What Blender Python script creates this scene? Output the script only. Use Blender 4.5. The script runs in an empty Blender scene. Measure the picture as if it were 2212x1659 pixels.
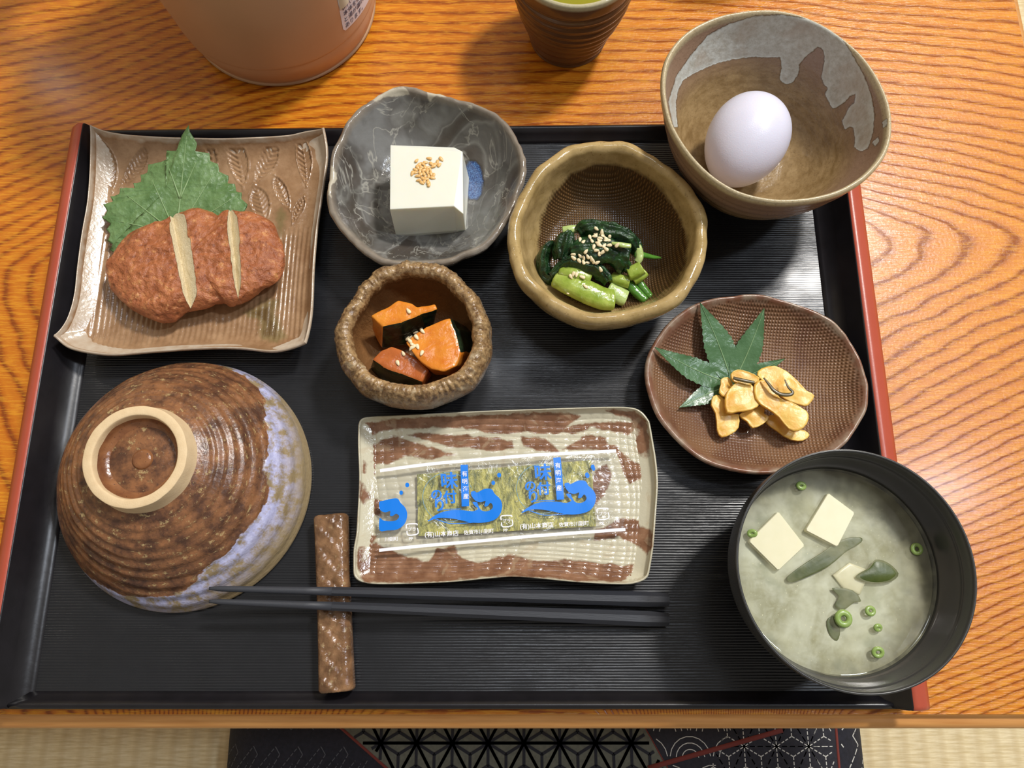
import bpy, bmesh, math, random
import numpy as np
from mathutils import Vector, Matrix, noise as mn
from mathutils.bvhtree import BVHTree

C = bpy.context.scene.collection
PI = math.pi
# ---------------------------------------------------------------- camera (all lengths below in cm; table top is z = 0, the floor z = -ZO)
F = 1662.0; TH = math.radians(15.3); H = 41.6; ZO = 34.0
ct, st = math.cos(TH), math.sin(TH)
cam = bpy.data.cameras.new('camera'); camo = bpy.data.objects.new('camera', cam); C.objects.link(camo)
camo.location = (0, 0, (H + ZO) * .01); camo.rotation_euler = (TH, 0, 0)
cam.sensor_width = 36; cam.lens = F / 2212 * 36; cam.clip_start = .01; cam.clip_end = 50
sc = bpy.context.scene
sc.camera = camo
# ---------------------------------------------------------------- world, lamps, exposure
w = bpy.data.worlds.new('world'); sc.world = w; w.use_nodes = True
bg = w.node_tree.nodes['Background']; bg.inputs[0].default_value = (1.0, .93, .84, 1); bg.inputs[1].default_value = .27


def area(name, loc, target, size, sy, power, col):
    l = bpy.data.lights.new(name, 'AREA'); l.shape = 'RECTANGLE'; l.size = size * .01; l.size_y = sy * .01
    l.energy = power; l.color = col
    o = bpy.data.objects.new(name, l); C.objects.link(o)
    o.location = (loc[0] * .01, loc[1] * .01, (loc[2] + ZO) * .01)
    d = Vector((target[0] - loc[0], target[1] - loc[1], target[2] - loc[2]))
    o.rotation_euler = d.to_track_quat('-Z', 'Y').to_euler()
    return o


area('ceiling_lamp', (98, 114, 200), (4, 13, 0), 26, 26, 50, (1, .965, .92))
area('right_hand_lamp', (128, 30, 195), (10, 5, 0), 11, 19, 12, (.82, .89, 1))
area('second_ceiling_lamp', (14, 62, 195), (0, 12, 0), 34, 34, 4, (.84, .90, 1))
area('hall_lamp', (-132, 142, 150), (-10, 20, 0), 5, 5, .9, (1, .95, .88))
sc.view_settings.view_transform = 'Standard'; sc.view_settings.look = 'None'
sc.view_settings.exposure = .06; sc.view_settings.gamma = 1; sc.view_settings.use_curve_mapping = False


# ---------------------------------------------------------------- pixel <-> place helpers
def at(u, v, z):
    du = (u - 1106) / F; dv = (829.5 - v) / F
    t = (H - z) / (ct - dv * st)
    return (du * t, (dv * ct + st) * t)


def pr(x, y, z):
    x, y, z = np.asarray(x, float), np.asarray(y, float), np.asarray(z, float)
    yy = y * ct + (z - H) * st; dd = y * st - (z - H) * ct
    dd = np.maximum(dd, .5)
    return 1106 + F * x / dd, 829.5 - F * yy / dd


def crop(u0, v0, s, pts):
    return [(u0 + p[0] * s, v0 + p[1] * s) + tuple(p[2:]) for p in pts]


def sd(U, V, poly):
    """signed distance in pixels to a polygon, positive inside"""
    P = np.array(poly, float); n = len(P)
    d = np.full(U.shape, 1e9); ins = np.zeros(U.shape, bool)
    for i in range(n):
        ax, ay = P[i][:2]; bx, by = P[(i + 1) % n][:2]
        ex, ey = bx - ax, by - ay
        t = np.clip(((U - ax) * ex + (V - ay) * ey) / (ex * ex + ey * ey + 1e-9), 0, 1)
        d = np.minimum(d, np.hypot(U - ax - t * ex, V - ay - t * ey))
        if ay != by:
            ins ^= ((ay > V) != (by > V)) & (U < ex * (V - ay) / (by - ay) + ax)
    return np.where(ins, d, -d)


def cat(pts, k=4, closed=True):
    """Catmull-Rom resampling"""
    P = [tuple(map(float, p)) for p in pts]; n = len(P); out = []
    rng = range(n) if closed else range(n - 1)
    for i in rng:
        g = (lambda j: P[j % n]) if closed else (lambda j: P[min(max(j, 0), n - 1)])
        a, b, c, d = g(i - 1), g(i), g(i + 1), g(i + 2)
        for q in range(k):
            t = q / k
            out.append(tuple(.5 * (2 * b[m] + (c[m] - a[m]) * t + (2 * a[m] - 5 * b[m] + 4 * c[m] - d[m]) * t * t + (3 * b[m] - a[m] - 3 * c[m] + d[m]) * t ** 3) for m in range(len(b))))
    if not closed:
        out.append(P[-1])
    return out


def nz(x, y, z, s=1.0):
    return mn.noise(Vector((x * s, y * s, z * s)))


# ---------------------------------------------------------------- object helpers
BASE = {}


def tag(o, label=None, cat_=None, group=None, kind=None):
    if label: o['label'] = label
    if cat_: o['category'] = cat_
    if group: o['group'] = group
    if kind: o['kind'] = kind
    return o


def thing(name, label, cat_, loc, group=None):
    o = bpy.data.objects.new(name, None); C.objects.link(o); o.empty_display_size = .01
    o.location = (loc[0] * .01, loc[1] * .01, (loc[2] + ZO) * .01)
    BASE[o.name] = tuple(loc)
    return tag(o, label, cat_, group)


def mk(name, V, Fc, mat, parent=None, base=None, smooth=True, attrs=None, mats=None, fmat=None):
    if parent is not None:
        b = BASE[parent.name]
        lb = (0, 0, 0)
    else:
        if base is None:
            A = np.array(V, float); base = ((A[:, 0].min() + A[:, 0].max()) / 2, (A[:, 1].min() + A[:, 1].max()) / 2, A[:, 2].min())
        b = base
    me = bpy.data.meshes.new(name)
    A = (np.array([tuple(v)[:3] for v in V], float) - np.array(b)) * .01
    me.from_pydata(A.tolist(), [], [tuple(f) for f in Fc]); me.update()
    for m in (mats or [mat]):
        me.materials.append(m)
    if fmat is not None:
        me.polygons.foreach_set('material_index', fmat)
    me.polygons.foreach_set('use_smooth', [smooth] * len(me.polygons))
    for k, arr in (attrs or {}).items():
        at_ = me.attributes.new(k, 'FLOAT', 'POINT'); at_.data.foreach_set('value', np.asarray(arr, float))
    o = bpy.data.objects.new(name, me); C.objects.link(o)
    BASE[o.name] = b
    if parent is not None:
        o.parent = parent
    else:
        o.location = (b[0] * .01, b[1] * .01, (b[2] + ZO) * .01)
    return o


def fix_normals(o):
    bm = bmesh.new(); bm.from_mesh(o.data); bmesh.ops.recalc_face_normals(bm, faces=bm.faces); bm.to_mesh(o.data); bm.free()
    return o


def rings(R, cap0=True, cap1=True):
    """rings: list of equal-length closed loops -> verts, faces"""
    n = len(R[0]); V = [p for r in R for p in r]; Fc = []
    for i in range(len(R) - 1):
        a, b = i * n, (i + 1) * n
        for j in range(n):
            k = (j + 1) % n
            Fc.append((a + j, a + k, b + k, b + j))
    for flag, r0, rev in ((cap0, 0, True), (cap1, (len(R) - 1) * n, False)):
        if flag:
            c = len(V); rr = [V[r0 + j] for j in range(n)]
            V.append(tuple(sum(q[m] for q in rr) / n for m in range(3)))
            for j in range(n):
                k = (j + 1) % n
                Fc.append((c, r0 + k, r0 + j) if rev else (c, r0 + j, r0 + k))
    return V, Fc


def grid(fn, nu, nv):
    V = [fn(i / nu, j / nv) for j in range(nv + 1) for i in range(nu + 1)]
    Fc = [(j * (nu + 1) + i, j * (nu + 1) + i + 1, (j + 1) * (nu + 1) + i + 1, (j + 1) * (nu + 1) + i) for j in range(nv) for i in range(nu)]
    return V, Fc


def tube(path, n=10, flat=1.0, cap=True, sup=2.0):
    """path of (x, y, z, r); flat squashes the height of the section"""
    P = [Vector(p[:3]) for p in path]; R = []
    for i, p in enumerate(P):
        t = (P[min(i + 1, len(P) - 1)] - P[max(i - 1, 0)]).normalized()
        side = t.cross(Vector((0, 0, 1)))
        side = side.normalized() if side.length > 1e-4 else Vector((1, 0, 0))
        up = side.cross(t).normalized(); r = path[i][3]
        ring = []
        for j in range(n):
            a = 2 * PI * (j + .5) / n; ca, sa = math.cos(a), math.sin(a)
            q = 1 / (abs(ca) ** sup + abs(sa) ** sup) ** (1 / sup)
            ring.append(tuple(p + side * ca * q * r + up * sa * q * r * flat))
        R.append(ring)
    return rings(R, cap, cap)


def merge(parts):
    V, Fc = [], []
    for v, f in parts:
        b = len(V); V += list(v); Fc += [tuple(i + b for i in q) for q in f]
    return V, Fc


def box(x0, x1, y0, y1, z0, z1):
    V = [(x, y, z) for z in (z0, z1) for y in (y0, y1) for x in (x0, x1)]
    return V, [(0, 2, 3, 1), (4, 5, 7, 6), (0, 1, 5, 4), (2, 6, 7, 3), (0, 4, 6, 2), (1, 3, 7, 5)]


def bvh_of(objs):
    vs, ps = [], []
    for o in objs:
        b = len(vs); bb = BASE[o.name]
        vs += [Vector((v.co.x * 100 + bb[0], v.co.y * 100 + bb[1], v.co.z * 100 + bb[2])) for v in o.data.vertices]
        ps += [tuple(b + i for i in p.vertices) for p in o.data.polygons]
    return BVHTree.FromPolygons(vs, ps)


def look(u, v, tree):
    """the point of the built surface seen at a pixel of the photograph"""
    x, y = at(u, v, 0); o = Vector((0, 0, H)); d = (Vector((x, y, 0)) - o).normalized()
    h = tree.ray_cast(o, d)
    return (h[0], h[1]) if h[0] is not None else (None, None)


# ---------------------------------------------------------------- material helpers
def rgb(r, g, b):
    f = lambda c: (c / 255 / 12.92) if c / 255 <= .04045 else ((c / 255 + .055) / 1.055) ** 2.4
    return (f(r), f(g), f(b), 1)


class N:
    def __init__(s, m): s.t = m.node_tree

    def nd(s, ty, **kw):
        n = s.t.nodes.new(ty)
        for k, v in kw.items(): setattr(n, k, v)
        return n

    def put(s, inp, v):
        if isinstance(v, bpy.types.NodeSocket): s.t.links.new(v, inp)
        elif v is not None: inp.default_value = v

    def co(s, sx=1, sy=1, sz=1, rz=0):
        tc = s.nd('ShaderNodeTexCoord'); mp = s.nd('ShaderNodeMapping')
        s.t.links.new(tc.outputs['Object'], mp.inputs[0]); mp.inputs['Scale'].default_value = (100 * sx, 100 * sy, 100 * sz)
        mp.inputs['Rotation'].default_value = (0, 0, rz)
        return mp.outputs[0]

    def noise(s, v, scale=1, detail=3, rough=.5, dist=0, col=False):
        n = s.nd('ShaderNodeTexNoise'); s.put(n.inputs['Vector'], v); n.inputs['Scale'].default_value = scale
        n.inputs['Detail'].default_value = detail; n.inputs['Roughness'].default_value = rough; n.inputs['Distortion'].default_value = dist
        return n.outputs['Color' if col else 0]

    def voro(s, v, scale=1, feature='F1', out='Distance', rnd=1):
        n = s.nd('ShaderNodeTexVoronoi', feature=feature); s.put(n.inputs['Vector'], v); n.inputs['Scale'].default_value = scale
        n.inputs['Randomness'].default_value = rnd
        return n.outputs[out]

    def wave(s, v, scale=1, dist=0, detail=2, dscale=1, bands='X', ty='BANDS', prof='SIN'):
        n = s.nd('ShaderNodeTexWave', wave_type=ty, wave_profile=prof)
        if ty == 'BANDS': n.bands_direction = bands
        else: n.rings_direction = bands
        s.put(n.inputs['Vector'], v); n.inputs['Scale'].default_value = scale; n.inputs['Distortion'].default_value = dist
        n.inputs['Detail'].default_value = detail; n.inputs['Detail Scale'].default_value = dscale
        return n.outputs['Fac']

    def ramp(s, f, stops, interp='LINEAR'):
        n = s.nd('ShaderNodeValToRGB'); s.put(n.inputs[0], f); cr = n.color_ramp; cr.interpolation = interp
        while len(cr.elements) < len(stops): cr.elements.new(.5)
        for e, (p, c) in zip(cr.elements, stops):
            e.position = p; e.color = c if isinstance(c, tuple) else (c, c, c, 1)
        return n.outputs[0]

    def mix(s, f, a, b, mode='MIX'):
        n = s.nd('ShaderNodeMix', data_type='RGBA', blend_type=mode); s.put(n.inputs[0], f); s.put(n.inputs[6], a); s.put(n.inputs[7], b)
        return n.outputs[2]

    def m(s, op, a, b=0, c=0, clamp=False):
        n = s.nd('ShaderNodeMath', operation=op, use_clamp=clamp); s.put(n.inputs[0], a); s.put(n.inputs[1], b); s.put(n.inputs[2], c)
        return n.outputs[0]

    def step(s, f, lo, hi):
        n = s.nd('ShaderNodeMapRange', clamp=True); s.put(n.inputs[0], f); n.inputs[1].default_value = lo; n.inputs[2].default_value = hi
        return n.outputs[0]

    def bump(s, h, dist, strength=1, normal=None):
        n = s.nd('ShaderNodeBump'); n.inputs['Strength'].default_value = strength; n.inputs['Distance'].default_value = dist * .01
        s.put(n.inputs['Height'], h)
        if normal is not None: s.put(n.inputs['Normal'], normal)
        return n.outputs[0]

    def attr(s, name):
        return s.nd('ShaderNodeAttribute', attribute_name=name).outputs['Fac']

    def add(s, *a):
        r = a[0]
        for b in a[1:]: r = s.m('ADD', r, b)
        return r


def mat(name, fn=None, col=None, rough=.5, **kw):
    m = bpy.data.materials.new(name); m.use_nodes = True
    p = m.node_tree.nodes['Principled BSDF']
    p.inputs['Roughness'].default_value = rough
    if col: p.inputs['Base Color'].default_value = col
    for k, v in kw.items(): p.inputs[k.replace('_', ' ')].default_value = v
    n = N(m)
    if fn:
        for k, v in (fn(n) or {}).items(): n.put(p.inputs[k], v)
    return m


def simple(name, a, b, scale=2, rough=.4, bump=.03, bs=6, **kw):
    """two-tone mottled material with a little relief"""
    def f(n):
        v = n.co()
        return {'Base Color': n.mix(n.step(n.noise(v, scale, 4), .35, .65), a, b), 'Normal': n.bump(n.noise(v, bs, 4), bump)}
    return mat(name, f, rough=rough, **kw)


# ================================================================= THE TABLE
def ring_fn(U, V):
    d = V - 600.; dm = np.sqrt(d * d + 60 ** 2)
    kL = np.where(d < 0, 2.2, .45); g = 1 / (1 + (np.minimum(d, 0) / 480) ** 2)
    L = (kL * (dm - 60) - (U - 100) * g) / 52 + 2
    M = (600 - V) / 23. - 9.5
    d2 = V - 515.; dn = np.sqrt(d2 * d2 + 45 ** 2) - 45
    kR = np.where(d2 < 0, 4., 1.75); g2 = np.where(d2 < 0, 1 / (1 + (d2 / 330) ** 2), 1.)
    R = (kR * dn + (U - 1950) * g2) / 86 * np.where(d2 > 0, 1 + dn / 1500, 1.) - 3
    s = lambda a, b, x: np.clip((x - a) / (b - a), 0, 1) ** 2 * (3 - 2 * np.clip((x - a) / (b - a), 0, 1))
    wL = 1 - s(150, 900, U); wR = s(1250, 1850, U)
    return L * wL + R * wR + M * (1 - wL) * (1 - wR)


def f_table(n):
    v = n.co(); r = n.attr('ring')
    r = n.add(r, n.m('MULTIPLY', n.noise(n.co(.45, 1, 1), .22, 2), 1.9), n.m('MULTIPLY', n.noise(n.co(.5, 1.3, 1), 1.0, 4, .6), .42), n.m('MULTIPLY', n.noise(n.co(.7, 2, 1), 5, 3, .6), .10))
    f = n.m('FRACT', r)
    base = n.ramp(f, [(0, rgb(176, 94, 20)), (.10, rgb(196, 114, 26)), (.45, rgb(204, 122, 28)), (.64, rgb(188, 104, 22)), (.80, rgb(140, 68, 16)), (.90, rgb(130, 60, 14)), (1, rgb(176, 94, 20))])
    fib = n.step(n.noise(n.co(.35, 3.4, 1), 2.8, 3, .6), .47, .60)
    base = n.mix(n.m('MULTIPLY', fib, .5), base, rgb(234, 166, 44))
    fib2 = n.step(n.noise(n.co(.3, 3.2, 1), 5, 2, .6), .60, .72)
    base = n.mix(n.m('MULTIPLY', fib2, .3), base, rgb(150, 74, 24))
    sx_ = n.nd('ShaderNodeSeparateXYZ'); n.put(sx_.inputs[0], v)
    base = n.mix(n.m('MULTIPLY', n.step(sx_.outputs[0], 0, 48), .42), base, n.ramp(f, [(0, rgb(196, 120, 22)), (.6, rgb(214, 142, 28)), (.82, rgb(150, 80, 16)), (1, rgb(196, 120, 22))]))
    big = n.noise(v, .06, 2)
    base = n.mix(n.m('MULTIPLY', n.step(big, .35, .7), .22), base, rgb(160, 72, 26))
    ht = n.add(n.m('MULTIPLY', n.noise(v, 5, 3), .6), n.m('MULTIPLY', n.step(f, .75, .9), -.8), n.m('MULTIPLY', fib, .3))
    return {'Base Color': base, 'Normal': n.bump(ht, .018), 'Roughness': n.m('ADD', .24, n.m('MULTIPLY', n.noise(v, 3, 3), .12))}


M_table = mat('table_wood', f_table, rough=.3, Coat_Weight=.12, Coat_Roughness=.16, Specular_IOR_Level=.35)
M_edge = mat('edge_wood', lambda n: {'Base Color': n.mix(n.noise(n.co(.25, 4, 4), 1.5, 4), rgb(172, 112, 52), rgb(214, 158, 92))}, rough=.35)
TX0, TX1, TY0, TY1 = -62., 32.6, -5.8, 78.
tb = thing('low_table', 'orange varnished wooden low table with strong grain under the black tray', 'table', ((TX0 + TX1) / 2, 30, -ZO))
V, Fc = grid(lambda a, b: (TX0 + (TX1 - TX0) * a, TY0 + (TY1 - TY0) * b, 0.), 260, 240)
A = np.array(V); U_, V_ = pr(A[:, 0], A[:, 1], 0)
U_ = np.clip(U_, -1500, 3500); V_ = np.clip(V_, -2500, 4000)
mk('table_top', V, Fc, M_table, tb, attrs={'ring': ring_fn(U_, V_)})
prof = [(0, 0), (.04, -.08), (.06, -.3), (.14, -.42), (.30, -.46), (.42, -.44), (.60, -.5), (.74, -.66), (.8, -.95), (.78, -1.9), (.6, -2.3), (.3, -2.5), (-1, -2.6)]
R = []
for off, z in prof:
    x0, x1, y0, y1 = TX0 - off, TX1 + off, TY0 - off, TY1 + off
    loop = []
    for (ax, ay), (bx, by) in (((x0, y0), (x1, y0)), ((x1, y0), (x1, y1)), ((x1, y1), (x0, y1)), ((x0, y1), (x0, y0))):
        loop += [(ax + (bx - ax) * k / 6, ay + (by - ay) * k / 6, z) for k in range(6)]
    R.append(loop)
V, Fc = rings(R, False, False)
e = mk('edge_moulding', V, Fc, M_edge, tb); fix_normals(e); e['label'] = 'paler moulded edge strip'
for x, y in ((TX0 + 8, TY0 + 22), (TX1 - 9, TY0 + 22), (TX0 + 8, TY1 - 8), (TX1 - 9, TY1 - 8)):
    V, Fc = box(x - 3, x + 3, y - 3, y + 3, -ZO, -2.5); mk('leg', V, Fc, M_edge, tb, smooth=False)
V, Fc = box(TX0 + 1, TX1 - 1, TY0 + 1, TY1 - 1, -2.6, -2.0); mk('underside', V, Fc, M_edge, tb, smooth=False)


# ================================================================= FLOOR (tatami) AND CUSHION
def f_tat(n):
    v = n.co()
    rib = n.wave(n.co(1, 1, 1), .19, .6, 1, .6, 'X')
    weft = n.noise(n.co(.32, 3.6, 1), 1.5, 3, .6)
    c = n.mix(n.step(weft, .35, .65), rgb(206, 186, 140), rgb(232, 216, 176))
    c = n.mix(n.m('MULTIPLY', n.step(rib, .5, 1), .35), c, rgb(188, 164, 116))
    return {'Base Color': c, 'Normal': n.bump(n.add(n.m('MULTIPLY', rib, 1.5), n.m('MULTIPLY', weft, .6)), .06)}


M_tat = mat('tatami_reed', f_tat, rough=.6)
fl = mk('floor', *merge([box(-160, 160, -90, 190, -ZO - 4, -ZO)]), M_tat, base=(0, 0, -ZO), smooth=False)
tag(fl, kind='structure', label='pale woven tatami floor under the low table')

M_wall = mat('clay_plaster', lambda n: {'Base Color': n.mix(n.noise(n.co(), .5, 4), rgb(196, 184, 160), rgb(208, 198, 176)), 'Normal': n.bump(n.noise(n.co(), 2, 4), .05)}, rough=.85)
for nm, q, lab in (('wall_back', (-160, 160, 190, 200, -ZO, 206), 'plain clay plaster wall behind the table'), ('wall_left', (-170, -160, -90, 200, -ZO, 206), 'plain clay plaster wall to the left')):
    tag(mk(nm, *box(*q), M_wall, smooth=False), kind='structure', label=lab)

CZ = -28.6
CX0, CX1, CY0, CY1 = -25.2, 31.0, -40., 12.
M_c1 = simple('indigo_cloth', rgb(24, 25, 34), rgb(32, 33, 44), 3, .9, .03, 12)
M_c2 = simple('grey_green_cloth', rgb(104, 106, 94), rgb(92, 94, 84), 3, .9, .03, 12)
M_c3 = simple('charcoal_cloth', rgb(42, 42, 50), rgb(34, 34, 42), 3, .9, .03, 12)
M_red = mat('red_seam', col=rgb(112, 44, 36), rough=.8)
M_st = mat('pale_thread', col=rgb(196, 196, 190), rough=.8)
M_std = mat('dark_thread', col=rgb(22, 24, 34), rough=.8)
M_stg = mat('grey_thread', col=rgb(82, 84, 90), rough=.8)
cush = thing('floor_cushion', 'dark patchwork floor cushion with stitched patterns, on the tatami below the table', 'cushion', ((CX0 + CX1) / 2, (CY0 + CY1) / 2, -ZO))


def cz(x, y):
    a = min(x - CX0, CX1 - x, y - CY0, CY1 - y) / 5.5
    a = max(0, min(1, a))
    return -ZO + (CZ + ZO) * (1 - (1 - a) ** 2.6) ** .5


def cpatch(name, poly, m):
    """a cloth patch cut from the cushion's surface: vertical strips of a convex quad (x0a,x1a at the front, x0b,x1b at the back)"""
    (fa, fb), (ba, bb) = poly
    V, Fc = grid(lambda a, b: (lambda y: (lambda xa, xb: (xa + (xb - xa) * a, y, cz(xa + (xb - xa) * a, y)))(fa + (ba - fa) * b, fb + (bb - fb) * b))(CY0 + (CY1 - CY0) * b), 24, 60)
    return mk(name, V, Fc, m, cush)


# seams measured at the visible strip (y about -11)
def seamx(u0, u1):  # x at the far edge and the slope, from two pixels on the strip
    return at(u0, 1580, CZ), at(u1, 1655, CZ)


def line_x(p, q, y):
    return p[0] + (q[0] - p[0]) * (y - p[1]) / (q[1] - p[1])


s1 = seamx(745, 830); s2 = seamx(1398, 1440); s3 = seamx(1808, 1814)
clampx = lambda x: max(CX0, min(CX1, x))
F1, B1 = clampx(line_x(*s1, -26)), clampx(line_x(*s1, 12))
F2, B2 = clampx(line_x(*s2, -26)), clampx(line_x(*s2, 12))
# between -26 and the back the seams run straight; in front they go straight down
def bound(s, y):
    return clampx(line_x(*s, max(y, -26)))


def patch(name, lo, hi, m, lab=None):
    def fn(a, b):
        y = CY0 + (CY1 - CY0) * b
        xa, xb = lo(y), hi(y); x = xa + (xb - xa) * a
        return (x, y, cz(x, y))
    V, Fc = grid(fn, 30, 70); o = mk(name, V, Fc, m, cush)
    if lab: o['label'] = lab
    return o


c_lo = lambda y: CX0; c_hi = lambda y: CX1
patch('cloth_patch', c_lo, lambda y: bound(s1, y), M_c1, 'dark indigo patch with meander stitching')
patch('cloth_patch', lambda y: bound(s1, y), lambda y: bound(s2, y), M_c2, 'grey patch with dark hemp-leaf star pattern')
patch('cloth_patch', lambda y: bound(s2, y), lambda y: bound(s3, y), M_c3, 'charcoal patch with pale stitched stars')
patch('cloth_patch', lambda y: bound(s3, y), c_hi, M_c1, 'dark patch at the right end with bold white stitches')
V, Fc = merge([box(CX0 + 1.5, CX1 - 1.5, CY0 + 1.5, CY1 - 1.5, -ZO, -ZO + .6)]); mk('underside', V, Fc, M_c1, cush, smooth=False)


def seam(name, pts, wd, m):
    path = [(x, y, cz(x, y) + .01, wd) for x, y in pts]
    V, Fc = tube(path, 6, .5); return mk(name, V, Fc, m, cush)


for s in (s1, s2, s3):
    seam('seam', [(bound(s, y), y) for y in np.linspace(-32, 10, 40)], .12 if s is not s2 else .05, M_red)
p, q = at(1180, 1659, CZ), at(1690, 1578, CZ)
p = at(1400, 1659, CZ); q = at(1690, 1577, CZ)
seam('seam', [(p[0] + (q[0] - p[0]) * t, p[1] + (q[1] - p[1]) * t) for t in np.linspace(0, 1.0, 12)], .22, M_red)


def stitches(name, segs, m, dash, gap, wd):
    V, Fc = [], []
    for (ax, ay), (bx, by) in segs:
        L = math.hypot(bx - ax, by - ay)
        if L < 1e-6: continue
        dx, dy = (bx - ax) / L, (by - ay) / L; t = 0
        while t < L - .02:
            e = min(t + dash, L); b = len(V)
            for s_, sg in ((t, 1), (t, -1), (e, -1), (e, 1)):
                x = ax + dx * s_ - dy * sg * wd; y = ay + dy * s_ + dx * sg * wd
                V.append((x, y, cz(x, y) + .03))
            Fc.append((b, b + 1, b + 2, b + 3)); t += dash + gap
    o = mk(name, V, Fc, m, cush, smooth=False); o['kind'] = 'stuff'; return o


def clip_segs(segs, inside, k=6):
    out = []
    for (a, b) in segs:
        for i in range(k):
            p0 = (a[0] + (b[0] - a[0]) * i / k, a[1] + (b[1] - a[1]) * i / k); p1 = (a[0] + (b[0] - a[0]) * (i + 1) / k, a[1] + (b[1] - a[1]) * (i + 1) / k)
            if inside(*p0) and inside(*p1): out.append((p0, p1))
    return out


def asanoha(x0, x1, y0, y1, s):
    """hemp-leaf star pattern on a triangular lattice of side s"""
    h = s * math.sqrt(3) / 2; S = []
    nj = int((y1 - y0) / h) + 2; ni = int((x1 - x0) / s) + 3
    for j in range(nj):
        for i in range(-1, ni):
            a = (x0 + i * s + (j % 2) * s / 2, y0 + j * h); b = (a[0] + s, a[1]); c = (a[0] + s / 2, a[1] + h); d = (a[0] - s / 2, a[1] + h)
            for T in ((a, b, c), (a, c, d)):
                g = (sum(q[0] for q in T) / 3, sum(q[1] for q in T) / 3)
                S += [(T[0], T[1]), (T[1], T[2]), (T[2], T[0])] + [(g, q) for q in T]
    return S


yv0, yv1 = -20., -5.
in2 = lambda x, y: bound(s1, y) + .2 < x < bound(s2, y) - .2
in3 = lambda x, y: bound(s2, y) + 2 + 0 * y < x < bound(s3, y) - .3 and x > 16 + (y + 15) * .4
in4 = lambda x, y: bound(s3, y) + .3 < x < CX1 - .3
in1 = lambda x, y: CX0 + .3 < x < bound(s1, y) - .3
stitches('star_pattern', clip_segs(asanoha(-20, 22, -38., 9., 3.0), in2, 4), M_std, 9, 0, .12)
stitches('pale_stitching', clip_segs(asanoha(10, 32, -38., 9., 2.7), in3, 4), M_st, .26, .16, .04)
seg = []
for k in range(-6, 30):   # meander stitching: slanting zigzags with hooked ends
    x = -30 + k * 1.9
    for yy in np.arange(-38, 6, 4.5):
        seg += [((x, yy), (x + 2.6, yy + 3.2)), ((x + 2.6, yy + 3.2), (x + 3.0, yy + 2.6)), ((x + 3.0, yy + 2.6), (x + 2.2, yy + 1.2)), ((x, yy), (x - .5, yy + .6)), ((x - .5, yy + .6), (x + .3, yy + 1.9))]
stitches('grey_stitching', clip_segs(seg, in1, 3), M_stg, .30, .14, .035)
seg2 = []
for k in range(0, 6):
    x = 27.6 + k * 1.7 - 1
    for yy in np.arange(-38.5, 6, 3.5):
        seg2 += [((x, yy), (x + 1.3, yy + 1.6)), ((x + 1.3, yy + 1.6), (x + .7, yy + 2.4)), ((x + .7, yy + 2.4), (x + 1.6, yy + 3.2)), ((x + 1.6, yy + 3.2), (x + .3, yy + 3.3))]
stitches('white_stitching', clip_segs(seg2, in4, 3), M_st, .34, .16, .05)
arc = []
for cx in np.arange(9.5, 17, 3.6):   # overlapping wave arcs
    for cy in (-11.2, -13.2, -15.4):
        for r in (.7, 1.2, 1.7):
            pts = [(cx + (1.8 if cy == -13.2 else 0) + r * math.cos(t), cy + r * math.sin(t)) for t in np.linspace(0.1, PI - .1, 10)]
            arc += list(zip(pts[:-1], pts[1:]))
in3b = lambda x, y: bound(s2, y) + .3 < x < 17 + (y + 15) * .4
stitches('wave_stitching', clip_segs(arc, in3b, 1), M_st, .22, .0, .035)


# ================================================================= TRAY
ZF = .5


def f_lac(n):
    v = n.co()
    gr = n.wave(n.co(.05, 1, 1), 2.3, 6.5, 3, .5, 'Y')
    fine = n.noise(n.co(.25, 3.4, 1), 3.2, 3, .6)
    ht = n.add(n.m('MULTIPLY', gr, 1.2), n.m('MULTIPLY', fine, .8))
    return {'Normal': n.bump(n.m('MULTIPLY', ht, n.step(n.noise(n.co(.4, .4, 1), .5, 2), .3, .6)), .013), 'Base Color': n.mix(n.noise(v, .8, 3), rgb(25, 26, 29), rgb(34, 35, 38)), 'Roughness': n.m('ADD', .22, n.m('MULTIPLY', fine, .12))}


M_lac = mat('black_lacquer', f_lac, rough=.3)
M_lac2 = mat('smooth_black_lacquer', lambda n: {'Normal': n.bump(n.noise(n.co(.4, .4, .4), 6, 3), .006), 'Base Color': n.mix(n.noise(n.co(), 1, 3), rgb(15, 14, 16), rgb(30, 28, 32))}, rough=.3)
M_redl = mat('red_lacquer', lambda n: {'Base Color': n.mix(n.noise(n.co(), .7, 4), rgb(166, 70, 48), rgb(178, 82, 60)), 'Normal': n.bump(n.noise(n.co(), 8, 3), .005)}, rough=.34)
tray = thing('serving_tray', 'large black lacquer serving tray with red-topped sides holding the dishes', 'tray', (-3, 11, 0))
# floor board
V, Fc = box(-24.2, 18.4, -4.9, 26.4, .1, ZF - .012)
mk('tray_floor', V, Fc, M_lac, tray, smooth=False)


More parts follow.
